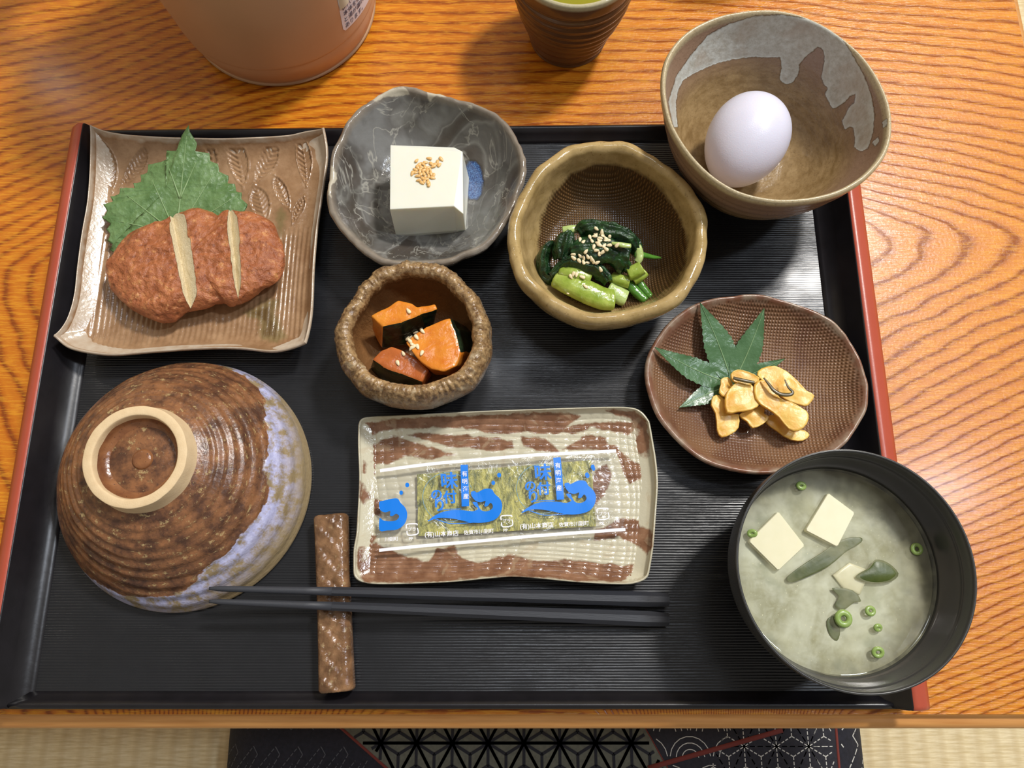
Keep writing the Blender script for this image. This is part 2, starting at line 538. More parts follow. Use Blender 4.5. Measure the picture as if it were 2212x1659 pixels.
def side(sg, xin, xtop, xout, yb, yf):
    """side wall, cross-section swept from back to front; sg = -1 left, 1 right"""
    sec = [(xin - sg * .25, .1), (xin - sg * .25, ZF), (xin, ZF + .04), (xin + (xtop - xin) * .25, ZF + .25), (xin + (xtop - xin) * .6, 1.15), (xtop - sg * .05, 2.08), (xtop, 2.14),
           (xtop + sg * .1, 2.12), (xout - sg * .25, 1.9), (xout - sg * .06, 1.75), (xout, 1.5), (xout - sg * .3, .8), (xout - sg * .9, .12)]
    R = []
    for k, (y, sc_) in enumerate([(yf - .02, .9), (yf, .97), (yf + .15, 1)] + [(yf + (yb - yf) * t, 1) for t in (.05, .2, .4, .6, .8, .95)] + [(yb - .15, 1), (yb, .97), (yb + .02, .9)]):
        R.append([(xin + (x - xin) * (1 if sc_ == 1 else sc_ + .0), y, .1 + (z - .1) * sc_) for x, z in sec])
    V, Fc = rings(R, True, True)
    o = mk('side_wall', V, Fc, M_lac2, tray); fix_normals(o)
    # red lacquered top
    sec2 = [(xtop - sg * .01, 2.10), (xtop + sg * .03, 2.17), (xtop + sg * .3, 2.15), (xout - sg * .3, 1.98), (xout - sg * .02, 1.76), (xout + sg * .03, 1.45), (xout - sg * .1, 1.2), (xout - sg * .2, 1.5)]
    R = [[(x, y, z - dz) for x, z in sec2] for y, dz in [(yf - .03, .18), (yf + .02, .05), (yf + .2, 0)] + [(yf + (yb - yf) * t, 0) for t in (.1, .3, .5, .7, .9)] + [(yb - .2, 0), (yb - .02, .05), (yb + .03, .18)]]
    V, Fc = rings(R, True, True)
    r = mk('red_edge', V, Fc, M_redl, o); r['label'] = 'red lacquered top edge'; fix_normals(r)


side(-1, -24.05, -25.15, -26.0, 26.7, -5.35)
side(1, 18.0, 19.15, 20.15, 27.4, -5.35)


def rim_bar(name, yi, yt, yo, zt, sx):
    R = []
    sec = [(yi, .1), (yi, ZF), (yi + (yt - yi) * .25, ZF + .12), (yi + (yt - yi) * .7, zt * .75), (yt, zt - .02), (yt + (yo - yt) * .4, zt), (yo, zt - .1), (yo, zt - .45), (yi + (yo - yi) * .5, .1)]
    xs = [(-24.0, -24.95), (18.05, 19.1)]
    for t in (0, .02, .25, .5, .75, .98, 1):
        ring = []
        for y, z in sec:
            m_ = max(0, min(1, (z - ZF) / (zt - ZF)))
            xa = xs[0][0] + (xs[0][1] - xs[0][0]) * m_; xb = xs[1][0] + (xs[1][1] - xs[1][0]) * m_
            sk = sx * (xa + (xb - xa) * t)
            ring.append((xa + (xb - xa) * t, y + sk, z))
        R.append(ring)
    V, Fc = rings(R, True, True); o = mk(name, V, Fc, M_lac2, tray); fix_normals(o)


rim_bar('front_rim', -4.65, -5.15, -5.42, 1.15, 0)
rim_bar('back_rim', 26.3, 26.95, 27.2, 1.15, .012)
rr = random.Random(5)


# ================================================================= POTTERY HELPERS
def polar(outline, zr, c=None):
    """outline in pixels at height zr -> centre (cm) and a periodic radius table over 360 degrees"""
    W = [at(p[0], p[1], zr) for p in cat(outline, 6)]
    if c is None:
        c = (sum(p[0] for p in W) / len(W), sum(p[1] for p in W) / len(W))
        bx = [p[0] for p in W]; by = [p[1] for p in W]; c = ((min(bx) + max(bx)) / 2, (min(by) + max(by)) / 2)
    T = sorted((math.atan2(p[1] - c[1], p[0] - c[0]) % (2 * PI), math.hypot(p[0] - c[0], p[1] - c[1])) for p in W)
    th = np.array([T[-1][0] - 2 * PI] + [t[0] for t in T] + [T[0][0] + 2 * PI]); r = np.array([T[-1][1]] + [t[1] for t in T] + [T[0][1]])
    return c, lambda a: float(np.interp(a % (2 * PI), th, r))


def lathe(c, Rf, prof, nseg=180, dens=5, disp=None, c0=None, sharp=False):
    """prof: (w, off, z, k) radius = w * lerp(R(theta), mean R, k) + off; c0: centre of the base"""
    P = prof if sharp else cat(prof, dens, False)
    Rt = [Rf(2 * PI * j / nseg) for j in range(nseg)]; Rm = sum(Rt) / nseg
    zlo = min(p[2] for p in prof); zt = max(p[2] for p in P); zb = min(p[2] for p in P); R = []
    for i, (w_, off, z, k) in enumerate(P):
        ring = []
        hh = (z - zb) / max(zt - zb, 1e-6)
        cx, cy = (c[0], c[1]) if c0 is None else (c0[0] + (c[0] - c0[0]) * hh, c0[1] + (c[1] - c0[1]) * hh)
        for j in range(nseg):
            a = 2 * PI * j / nseg
            r = max(.001, w_ * (Rt[j] + (Rm - Rt[j]) * max(0, min(1, k))) + off)
            x, y, zz = cx + r * math.cos(a), cy + r * math.sin(a), z
            if disp:
                dr, dz = disp(x, y, zz, a, i / (len(P) - 1), r); x += dr * math.cos(a); y += dr * math.sin(a); zz += dz
            ring.append((x, y, max(zz, zlo)))
        R.append(ring)
    return rings(R, True, True)


def pad(poly, thick, dome=0, nr=8, wob=0, k=3, bottom=True, seed=0, ns=1.2, zf=None, edge=.35):
    """closed slab with a star-shaped outline of (u, v, z) points; z is the height of its top edge"""
    O = cat(poly, k) if k > 1 else [tuple(p) for p in poly]
    O = [at(p[0], p[1], p[2]) + (p[2],) for p in O]
    cx = sum(p[0] for p in O) / len(O); cy = sum(p[1] for p in O) / len(O); czz = sum(p[2] for p in O) / len(O)
    R = []
    fr = [i / nr for i in range(1, nr)] + [.97, 1.0]
    for f in fr:
        ring = []
        for x, y, z in O:
            X, Y = cx + (x - cx) * f, cy + (y - cy) * f
            Z = czz + (z - czz) * f + dome * (1 - f * f) + (wob * nz(X + seed, Y, seed, ns) if wob else 0)
            if zf: Z += zf(X, Y, f)
            if f == 1.0: Z -= thick * edge
            ring.append((X, Y, Z))
        R.append(ring)
    if bottom:
        for f, q in ((.99, 1), (.6, 1), (.2, 1)):
            R.append([(cx + (x - cx) * f, cy + (y - cy) * f, czz + (z - czz) * f + dome * (1 - f * f) * .8 - thick + (wob * nz(cx + (x - cx) * f + seed, cy + (y - cy) * f, seed, ns) if wob else 0)) for x, y, z in O])
    return rings(R, True, bottom)


def glaze(name, a, b, scale, rough=.22, bump=.02, bs=5, speck=None, **kw):
    def f(n):
        v = n.co(); c = n.mix(n.step(n.noise(v, scale, 4), .35, .65), a, b)
        if speck: c = n.mix(n.step(n.noise(v, 9, 2), .66, .72), c, speck)
        return {'Base Color': c, 'Normal': n.bump(n.add(n.noise(v, bs, 3), n.m('MULTIPLY', n.noise(v, bs * .25, 2), 1.5)), bump)}
    return mat(name, f, rough=rough, **kw)


# ================================================================= OVERTURNED BOWL (lower left)
def f_over(n):
    v = n.co(); m_ = n.add(n.attr('zone'), n.m('MULTIPLY', n.m('SUBTRACT', n.noise(v, 2.2, 4), .5), .5))
    br = n.mix(n.step(n.noise(v, 1.1, 5, .65), .38, .62), rgb(84, 56, 42), rgb(144, 98, 64))
    br = n.mix(n.m('MULTIPLY', n.step(n.noise(n.co(1, 1, 3), 2.2, 5, .75), .58, .64), .65), br, rgb(190, 168, 118))
    br = n.mix(n.m('MULTIPLY', n.step(n.noise(v, 6, 3, .7), .57, .66), .5), br, rgb(62, 44, 36))
    ol = n.mix(n.noise(v, 4, 4), rgb(136, 116, 84), rgb(162, 144, 110))
    lav = n.mix(n.noise(v, 6, 3), rgb(156, 154, 196), rgb(204, 208, 238))
    k = n.m('MULTIPLY', n.step(m_, -1.9, -.35), n.step(n.noise(n.co(1, 1, .6), 1.3, 5, .7), .41, .56))
    ol = n.mix(k, ol, lav)
    c = n.mix(n.step(m_, -.03, .03), ol, br)
    h = n.add(n.m('MULTIPLY', n.noise(v, 7, 4), .5), n.m('MULTIPLY', n.noise(n.co(1, 1, 4), 1.6, 3), .9), n.m('MULTIPLY', n.step(m_, -.05, .05), -.6))
    return {'Base Color': c, 'Normal': n.bump(h, .035), 'Roughness': n.m('ADD', .2, n.m('MULTIPLY', n.noise(v, 3, 3), .2))}


OC = (-17.32, 5.72)
ov = thing('overturned_bowl', 'brown glazed bowl turned upside down, its pale unglazed foot ring facing up', 'bowl', OC + (ZF,))
prof = [(0, 6.2, ZF + .25, 1), (0, 6.42, ZF + .02, 1), (0, 6.58, ZF + .02, 1), (0, 6.64, ZF + .2, 1), (0, 6.52, 1.0, 1), (0, 6.25, 1.65, 1), (0, 5.7, 2.5, 1), (0, 5.05, 3.35, 1), (0, 4.3, 4.2, 1), (0, 3.45, 4.8, 1), (0, 2.75, 5.1, 1), (0, 2.45, 5.25, 1)]


def d_over(x, y, z, a, t, r):
    q = 0
    if 2.9 < r < 6.5 and z > 1.0: q = .035 * math.sin(r * 16 + .5 * math.sin(a * 2)) + .03 * nz(x, y, z, .9)
    return q * .6, q * .8


OT = (-17.62, 6.22)
V, Fc = lathe(OT, lambda a: 1, prof, 220, 10, d_over, OC)
A = np.array(V); dx, dy = A[:, 0] - OC[0], A[:, 1] - OC[1]
ang = np.arctan2(dy, dx)
e1 = np.clip((np.cos(ang + .22) + .55) / 1.45, 0, 1)
zb = .35 + 2.75 * e1 ** 1.15 + .14 * np.sin(ang * 5) + .1 * np.sin(ang * 11 + 1) + .75 * np.clip(np.cos(ang + 2.15), 0, 1) ** 2
mk('bowl_body', V, Fc, mat('brown_and_lavender_glaze', f_over), ov, attrs={'zone': A[:, 2] - zb})
M_bisque = mat('unglazed_clay', lambda n: {'Base Color': n.mix(n.noise(n.co(), 3, 4), rgb(212, 184, 142), rgb(230, 206, 166)), 'Normal': n.bump(n.noise(n.co(), 14, 3), .01)}, rough=.75)
M_well = glaze('brown_iron_glaze', rgb(112, 70, 46), rgb(146, 98, 62), 1.2, .22, .02, 5, rgb(70, 44, 34))
V, Fc = lathe(OT, lambda a: 1, [(0, 2.62, 4.95, 1), (0, 2.52, 5.4, 1), (0, 2.44, 5.95, 1), (0, 2.38, 6.06, 1), (0, 2.06, 6.08, 1), (0, 1.97, 5.98, 1), (0, 1.92, 5.6, 1)], 120, 4, lambda x, y, z, a, t, r: (.02 * nz(x, y, z, 1.5), .015 * nz(x, y, 0, .8)))
V, Fc = V[:-2], [f for f in Fc if max(f) < len(V) - 2]
r = mk('foot_ring', V, Fc, M_bisque, ov); r['label'] = 'pale unglazed foot ring'
V, Fc = lathe(OT, lambda a: 1, [(0, .02, 5.4, 1), (0, .3, 5.4, 1), (0, .45, 5.34, 1), (0, .56, 5.2, 1), (0, 1.0, 5.12, 1), (0, 1.45, 5.2, 1), (0, 1.8, 5.42, 1), (0, 1.96, 5.8, 1)], 90, 5, lambda x, y, z, a, t, r: (0, .02 * nz(x, y, 0, 1.2)))
o = mk('foot_well', V[:-1], [f for f in Fc if max(f) < len(V) - 1], M_well, ov)


# ================================================================= RICE BOWL AND EGG (upper right)
ZR = 7.0; c, Rf = polar([(1430, 200), (1437, 130), (1475, 75), (1540, 38), (1625, 21), (1710, 26), (1790, 60), (1862, 118), (1905, 180), (1927, 250), (1920, 320), (1880, 375), (1820, 415), (1740, 435), (1650, 434), (1570, 408), (1500, 352), (1450, 278)], ZR)
RC = c; RM = 5.92; RB = (RC[0] - .05, RC[1] - .5)
rb = thing('rice_bowl', 'large olive brown bowl with dripping pale glaze inside, holding the white egg', 'bowl', RB + (ZF,))
prof = [(0, .02, 1.9, 1), (0, 1.2, 1.92, 1), (0, 2.2, 2.05, 1), (0, 3.2, 2.5, 1), (.68, 0, 3.25, .7), (.80, 0, 4.3, .5), (.89, 0, 5.5, .2), (.945, 0, 6.5, 0), (.96, 0, 6.88, 0), (.98, 0, 7.0, 0), (1.0, 0, 6.9, 0), (1.0, 0, 6.6, 0), (.945, 0, 5.6, .1), (.87, 0, 4.4, .4), (.76, 0, 3.2, .6), (.61, 0, 2.2, .9), (.50, 0, 1.6, 1), (0, 2.6, 1.35, 1), (0, 1.5, 1.3, 1), (0, .02, 1.3, 1)]


def d_rice(x, y, z, a, t, r):
    q = .02 * nz(x, y, z, .7)
    if t < .42 and r < 4.9: q += .022 * math.sin(z * 13 + r * 6 + a * .6)
    if t > .55 and z < 6: q += .03 * math.sin(z * 9 + a)
    return q, q * .5


V, Fc = lathe(RC, Rf, prof, 300, 7, d_rice, RB)
A = np.array(V); U_, V_ = pr(A[:, 0], A[:, 1], A[:, 2])
rad = np.hypot(A[:, 0] - RC[0], A[:, 1] - RC[1])
inner = np.arange(len(V)) < len(V) * .47
gl = crop(1400, 0, .2893, [(150, 760), (215, 560), (330, 400), (450, 260), (600, 180), (800, 120), (1000, 110), (1200, 140), (1330, 190), (1430, 260), (1520, 400), (1610, 560), (1670, 720), (1690, 860), (1680, 990), (1640, 1110), (1590, 1130), (1540, 1100), (1545, 1030), (1530, 950), (1500, 945), (1470, 970), (1445, 910), (1480, 850), (1500, 800), (1540, 770), (1550, 700), (1510, 715), (1470, 760), (1410, 800), (1380, 815), (1350, 760), (1320, 700), (1345, 655), (1310, 630), (1290, 580), (1310, 500), (1318, 420), (1300, 360), (1265, 350), (1230, 380), (1180, 420), (1130, 480), (1120, 560), (1080, 615), (1040, 630), (990, 610), (980, 580), (1000, 500), (985, 425), (900, 430), (780, 425), (620, 445), (480, 485), (350, 545), (260, 600), (220, 680), (205, 800), (220, 950), (190, 950)])
mask = sd(U_, V_, gl)
spots = [crop(1400, 0, .2893, [(1675, 1060), (1720, 1020), (1725, 1060), (1695, 1095)]), crop(1400, 0, .2893, [(1750, 910), (1785, 880), (1780, 940), (1755, 955)])]
for s_ in spots: mask = np.maximum(mask, sd(U_, V_, s_))
mask = np.where(inner, mask, -40)
zi = (np.array([z for z in A[:, 2]]))


def f_rice(n):
    v = n.co(); g = n.add(n.attr('glaze'), n.m('MULTIPLY', n.m('SUBTRACT', n.noise(v, 5, 4), .5), 6))
    ht = n.attr('height')
    body = n.mix(n.step(n.noise(n.co(1, 1, 2.5), 1.3, 5, .65), .35, .65), rgb(128, 102, 64), rgb(158, 132, 92))
    up = n.mix(n.noise(v, 3, 4), rgb(140, 112, 92), rgb(152, 126, 104))
    body = n.mix(n.step(ht, 3.8, 5.2), body, up)
    rim = n.mix(n.noise(v, 6, 4), rgb(164, 146, 112), rgb(196, 182, 148))
    body = n.mix(n.step(ht, 6.55, 6.75), body, rim)
    body = n.mix(n.m('MULTIPLY', n.step(n.noise(v, 8, 3, .7), .58, .68), .4), body, rgb(92, 72, 46))
    white = n.mix(n.step(n.noise(v, 3, 5, .7), .35, .65), rgb(170, 166, 154), rgb(200, 202, 196))
    white = n.mix(n.m('MULTIPLY', n.step(n.noise(v, .7, 3), .45, .65), .5), white, rgb(168, 150, 130))
    white = n.mix(n.m('MULTIPLY', n.step(g, 9, 0), .5), white, rgb(206, 212, 208))
    c_ = n.mix(n.step(g, -.6, .6), body, white)
    line = n.m('MULTIPLY', n.step(g, -2.5, -.8), n.step(g, 1.2, -.4))
    c_ = n.mix(n.m('MULTIPLY', line, .55), c_, rgb(84, 66, 50))
    return {'Base Color': c_, 'Normal': n.bump(n.add(n.m('MULTIPLY', n.step(g, -2, 2), .8), n.m('MULTIPLY', n.noise(v, 6, 4), .7)), .025)}


mk('bowl_body', V, Fc, mat('olive_and_drip_glaze', f_rice, rough=.27), rb, attrs={'glaze': mask, 'height': A[:, 2]})
V, Fc = lathe(RB, lambda a: 1, [(0, 2.5, 1.5, 1), (0, 2.4, 1.1, 1), (0, 2.34, ZF + .08, 1), (0, 2.26, ZF, 1), (0, 2.0, ZF, 1), (0, 1.9, ZF + .1, 1), (0, 1.85, 1.4, 1)], 90, 4)
mk('foot_ring', V[:-2], [f for f in Fc if max(f) < len(V) - 2], glaze('grey_foot_glaze', rgb(110, 100, 84), rgb(150, 146, 134), 1.2), rb)

# egg
ex, ey, ez = at(1612, 304, 4.45) + (4.45,)
ax = Vector((at(1658, 225, 4.6)[0] - at(1568, 385, 4.3)[0], at(1658, 225, 4.6)[1] - at(1568, 385, 4.3)[1], .55)).normalized()
q = ax.to_track_quat('Z', 'Y').to_matrix(); R = []
for i in range(1, 48):
    t = PI * i / 48; zz = -2.72 * math.cos(t); rr_ = 2.18 * math.sin(t) * (1 + .085 * (zz / 2.72))
    R.append([tuple(Vector((ex, ey, ez)) + q @ Vector((rr_ * math.cos(2 * PI * j / 64), rr_ * math.sin(2 * PI * j / 64), zz))) for j in range(64)])
V, Fc = rings(R)
egg = mk('egg', V, Fc, mat('egg_shell', lambda n: {'Base Color': n.mix(n.noise(n.co(), 1.2, 3), rgb(222, 221, 236), rgb(214, 213, 230)), 'Normal': n.bump(n.noise(n.co(), 16, 3), .007)}, rough=.33, Subsurface_Weight=.15, Subsurface_Radius=(.01, .006, .005), Subsurface_Scale=.3), base=(ex, ey, ez - 2.3))
tag(egg, 'whole white egg lying in the large olive brown bowl', 'egg')


# ================================================================= MISO SOUP BOWL
MC = (15.15, 1.15); ZM = 6.8; SZ = 4.45
MR = 5.26
M_soupbowl = mat('black_bowl_lacquer', lambda n: {'Base Color': n.mix(n.noise(n.co(), .6, 2), rgb(48, 48, 47), rgb(60, 60, 58)), 'Normal': n.bump(n.noise(n.co(), 2, 2), .004)}, rough=.26)
mb = thing('soup_bowl', 'round black lacquer bowl of miso soup at the right front of the tray', 'bowl', MC + (ZF,))
MCb = (14.9, 1.2)
prof = [(0, .02, 1.6, 1), (0, 1.5, 1.62, 1), (0, 2.8, 1.9, 1), (0, 3.9, 2.7, 1), (0, 4.6, 3.9, 1), (0, 4.88, 5.0, 1), (0, 5.02, 5.9, 1), (0, 5.1, 6.1, 1), (0, 5.13, 6.65, 1), (0, 5.18, 6.79, 1), (0, 5.25, 6.79, 1), (0, 5.27, 6.65, 1), (0, 5.2, 5.6, 1), (0, 5.0, 4.4, 1), (0, 4.5, 3.0, 1), (0, 3.5, 1.9, 1), (0, 2.5, 1.45, 1), (0, 1.2, 1.4, 1), (0, .02, 1.4, 1)]
V, Fc = lathe(MC, lambda a: 1, prof, 160, 5); mk('bowl_body', V, Fc, M_soupbowl, mb)
V, Fc = lathe(MC, lambda a: 1, [(0, 2.9, 1.6, 1), (0, 2.6, 1.3, 1), (0, 2.6, ZF + .05, 1), (0, 2.5, ZF, 1), (0, 2.2, ZF, 1), (0, 2.1, 1.45, 1)], 90, 4)
mk('foot_ring', V[:-2], [f for f in Fc if max(f) < len(V) - 2], M_soupbowl, mb)


def f_soup(n):
    v = n.co(); a = n.step(n.noise(v, .36, 4, .6, .5), .40, .58); b = n.step(n.noise(v, 1.6, 4, .6, .4), .35, .7)
    c_ = n.mix(a, rgb(148, 146, 112), rgb(200, 202, 178)); c_ = n.mix(n.m('MULTIPLY', b, .5), c_, rgb(214, 216, 196))
    c_ = n.mix(n.m('MULTIPLY', n.step(n.noise(v, .8, 3), .56, .7), .5), c_, rgb(126, 136, 108))
    c_ = n.mix(n.step(n.noise(v, 9, 2), .68, .74), c_, rgb(224, 222, 186))
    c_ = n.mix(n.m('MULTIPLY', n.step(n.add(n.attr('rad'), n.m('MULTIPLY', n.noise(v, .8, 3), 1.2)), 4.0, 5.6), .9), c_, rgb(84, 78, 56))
    return {'Base Color': c_}


R = []
for r_ in (.4, 1, 1.6, 2.2, 2.8, 3.3, 3.8, 4.2, 4.45, 4.62, 4.70, 4.74):
    zz = SZ - .28 - (.0 if r_ < 4.5 else 0)
    R.append([(MC[0] + r_ * math.cos(2 * PI * j / 90), MC[1] + r_ * math.sin(2 * PI * j / 90), zz) for j in range(90)])
V, Fc = rings(R, True, False)
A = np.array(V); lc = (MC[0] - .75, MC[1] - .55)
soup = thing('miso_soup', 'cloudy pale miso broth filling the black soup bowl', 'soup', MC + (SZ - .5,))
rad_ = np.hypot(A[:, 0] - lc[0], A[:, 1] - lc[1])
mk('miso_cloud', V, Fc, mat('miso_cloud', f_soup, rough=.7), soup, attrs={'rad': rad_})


def mat_layer(name, fn, gl=.06, rough=.02):
    """diffuse scatter mixed with clear: fn(n) -> (factor of scatter, colour, normal)"""
    m = bpy.data.materials.new(name); m.use_nodes = True; t = m.node_tree; n = N(m); t.nodes.remove(t.nodes['Principled BSDF'])
    f, col_, nrm = fn(n)
    tr = n.nd('ShaderNodeBsdfTransparent'); df = n.nd('ShaderNodeBsdfDiffuse'); n.put(df.inputs[0], col_)
    m1 = n.nd('ShaderNodeMixShader'); n.put(m1.inputs[0], f); t.links.new(tr.outputs[0], m1.inputs[1]); t.links.new(df.outputs[0], m1.inputs[2])
    gs = n.nd('ShaderNodeBsdfGlossy'); gs.inputs['Roughness'].default_value = rough
    lw = n.nd('ShaderNodeFresnel'); lw.inputs[0].default_value = 1.45
    ff = n.m('ADD', lw.outputs[0], gl)
    m2 = n.nd('ShaderNodeMixShader'); n.put(m2.inputs[0], ff); t.links.new(m1.outputs[0], m2.inputs[1]); t.links.new(gs.outputs[0], m2.inputs[2])
    if nrm is not None:
        n.put(gs.inputs['Normal'], nrm); n.put(lw.inputs['Normal'], nrm)
    t.links.new(m2.outputs[0], t.nodes['Material Output'].inputs[0])
    return m


V, Fc = rings([[(x, y, SZ + (.05 if i == 11 else .02 if i == 10 else 0)) for x, y, z in r] for i, r in enumerate(R)], True, False)
mk('broth_surface', V, Fc, mat_layer('clear_broth', lambda n: (n.m('ADD', .05, n.m('MULTIPLY', n.step(n.noise(n.co(), .9, 3), .4, .75), .32)), rgb(196, 194, 158), n.bump(n.noise(n.co(), .5, 1), .004)), .015), soup)
M_tofu = mat('soft_tofu', lambda n: {'Base Color': n.mix(n.noise(n.co(), 1.5, 3), rgb(218, 212, 172), rgb(230, 224, 190))}, rough=.35, Subsurface_Weight=.2, Subsurface_Radius=(.01, .008, .005), Subsurface_Scale=.3)
T_ = lambda pts: crop(1560, 950, .3316, pts)
for lab, pts in (('square tofu cube at the left side of the miso soup', [(365, 465), (540, 690), (365, 855), (170, 660)]), ('tofu cube in the miso soup, the one nearer the back of the bowl', [(690, 345), (865, 475), (750, 700), (540, 590)])):
    P = [at(u, v, SZ + .03) for u, v in T_(pts)]; cx = sum(p[0] for p in P) / 4; cy = sum(p[1] for p in P) / 4
    O = []
    for i in range(4):
        for t in (.04, .3, .7, .96): O.append((P[i][0] + (P[(i + 1) % 4][0] - P[i][0]) * t, P[i][1] + (P[(i + 1) % 4][1] - P[i][1]) * t))
    R_ = [[(cx + (x - cx) * s_, cy + (y - cy) * s_, z) for x, y in O] for s_, z in ((.5, SZ + .05), (.97, SZ + .05), (1, SZ + .0), (1.0, SZ - .5), (.98, SZ - 1.4))]
    V, Fc = rings(R_); o = mk('tofu_cube', V, Fc, M_tofu, smooth=False); fix_normals(o); tag(o, lab, 'tofu')
V, Fc = pad([(u, v, SZ - .17) for u, v in T_([(720, 880), (830, 800), (960, 850), (930, 940), (900, 1010), (790, 970)])], .09, .02, 5, .02, 1)
tag(mk('tofu_cube', V, Fc, M_tofu), 'sunken tofu piece barely showing in the centre of the miso soup', 'tofu')
M_wak = mat('wakame_green', lambda n: {'Base Color': n.mix(n.noise(n.co(), 2, 4), rgb(48, 64, 20), rgb(84, 94, 34)), 'Normal': n.bump(n.noise(n.co(), 2, 3), .02)}, rough=.4)
wk = [('long dark green seaweed strip lying across the middle of the miso soup', [(420, 900), (500, 830), (640, 740), (780, 650), (900, 635), (905, 670), (820, 720), (700, 820), (560, 890), (450, 930)], -.10, .0),
      ('crumpled seaweed leaf breaking the soup surface at its right', [(870, 890), (960, 830), (1000, 780), (1080, 800), (1150, 870), (1110, 920), (1020, 935), (930, 925)], -.02, .10),
      ('small folded seaweed piece near the centre of the miso soup', [(715, 965), (850, 980), (905, 1050), (860, 1060), (790, 1110), (735, 1080), (760, 1020)], -.12, .0),
      ('sunken seaweed shred at the front of the miso soup', [(680, 1180), (730, 1150), (770, 1240), (750, 1310), (700, 1270)], -.24, 0)]
for i, (lab, pts, z, dome) in enumerate(wk):
    V, Fc = pad([(u, v, SZ + z) for u, v in T_(pts)], .03, dome, 5, .04, 3, True, i * 7)
    tag(mk('wakame', V, Fc, M_wak), lab, 'seaweed')
M_scal = mat('scallion_green', lambda n: {'Base Color': n.mix(n.noise(n.co(), 3, 2), rgb(116, 148, 64), rgb(160, 180, 108))}, rough=.25)
sl = [('scallion ring floating front of centre in the miso soup', 790, 1165, .27, SZ + .06, .0), ('pale scallion ring stuck at the right wall of the soup bowl', 1268, 712, .2, SZ + .05, 0),
      ('scallion slice at the back edge of the miso soup', 515, 300, .16, SZ + .02, .4), ('half sunken scallion curl right of the floating ring', 965, 1115, .17, SZ - .03, .2),
      ('broken scallion piece at the right front of the soup', 1015, 1225, .13, SZ - .03, .5), ('small scallion slice at the very front edge of the soup', 1015, 1385, .2, SZ + .03, .3), ('scallion slice by the left bowl wall above the tofu', 195, 610, .15, SZ + .02, .5)]
for i, (lab, u, v, r_, z, til) in enumerate(sl):
    (u, v), = T_([(u, v)]); x, y = at(u, v, z)
    pa = [(x + r_ * math.cos(a), y + r_ * math.sin(a) * (1 - til * .5), z + til * .1 * math.cos(a + i), .15 if r_ > .25 else .10) for a in np.linspace(0, 2 * PI, 21)[:-1]]
    P = [Vector(p[:3]) for p in pa]; R_ = []
    for k, p in enumerate(P):
        t = (P[(k + 1) % 20] - P[k - 1]).normalized(); s_ = t.cross(Vector((0, 0, 1))).normalized()
        R_.append([tuple(p + s_ * math.cos(b) * pa[k][3] + Vector((0, 0, 1)) * math.sin(b) * pa[k][3] * .8) for b in np.linspace(0, 2 * PI, 9)[:-1]])
    V = [p for r in R_ for p in r]; Fc = [(k * 8 + j, k * 8 + (j + 1) % 8, ((k + 1) % 20) * 8 + (j + 1) % 8, ((k + 1) % 20) * 8 + j) for k in range(20) for j in range(8)]
    o = mk('scallion_ring', V, Fc, M_scal); fix_normals(o); tag(o, lab, 'scallion')


# ================================================================= SQUARE LEAF-STAMPED PLATE
M1 = lambda pts: crop(100, 250, .3194, pts)
PZ = 2.2
edge_px = M1([(330, 100), (600, 140), (900, 150), (1250, 150), (1550, 140), (1840, 115), (1895, 150), (1890, 260), (1860, 500), (1820, 800), (1800, 1100), (1790, 1350), (1755, 1540), (1600, 1580), (1300, 1560), (950, 1570), (650, 1590), (400, 1605), (180, 1570), (90, 1500), (90, 1420), (150, 1370), (200, 1150), (220, 900), (260, 700), (300, 480), (315, 250)])
# four sides of the plate as curves in px, so that a grid can be stretched between them
sT = M1([(325, 95), (450, 125), (700, 145), (1000, 152), (1300, 152), (1600, 138), (1750, 118), (1880, 118)])
sB = M1([(88, 1500), (180, 1570), (420, 1608), (700, 1590), (1000, 1568), (1300, 1566), (1550, 1590), (1760, 1545)])
sL = M1([(325, 95), (308, 300), (285, 550), (245, 780), (215, 1000), (195, 1200), (150, 1380), (88, 1500)])
sR = M1([(1880, 118), (1895, 280), (1860, 520), (1825, 760), (1802, 1000), (1795, 1200), (1785, 1380), (1760, 1545)])


def side_fn(pts, z):
    P = cat(pts, 6, False); W = [at(p[0], p[1], z) for p in P]; n = len(W) - 1
    return lambda t: (lambda f: (lambda i, q: (W[i][0] + (W[min(i + 1, n)][0] - W[i][0]) * q, W[i][1] + (W[min(i + 1, n)][1] - W[i][1]) * q))(int(f), f - int(f)))(min(max(t, 0), 1) * n)


def coons(sT, sB, sL, sR, z):
    T, B, L, R_ = (side_fn(s, z) for s in (sT, sB, sL, sR))
    def f(a, b):   # a: left->right, b: back->front
        t, bo, l, r = T(a), B(a), L(b), R_(b); out = []
        for m_ in (0, 1):
            out.append((1 - b) * t[m_] + b * bo[m_] + (1 - a) * l[m_] + a * r[m_] - ((1 - a) * (1 - b) * T(0)[m_] + a * (1 - b) * T(1)[m_] + (1 - a) * b * B(0)[m_] + a * b * B(1)[m_]))
        return out
    return f


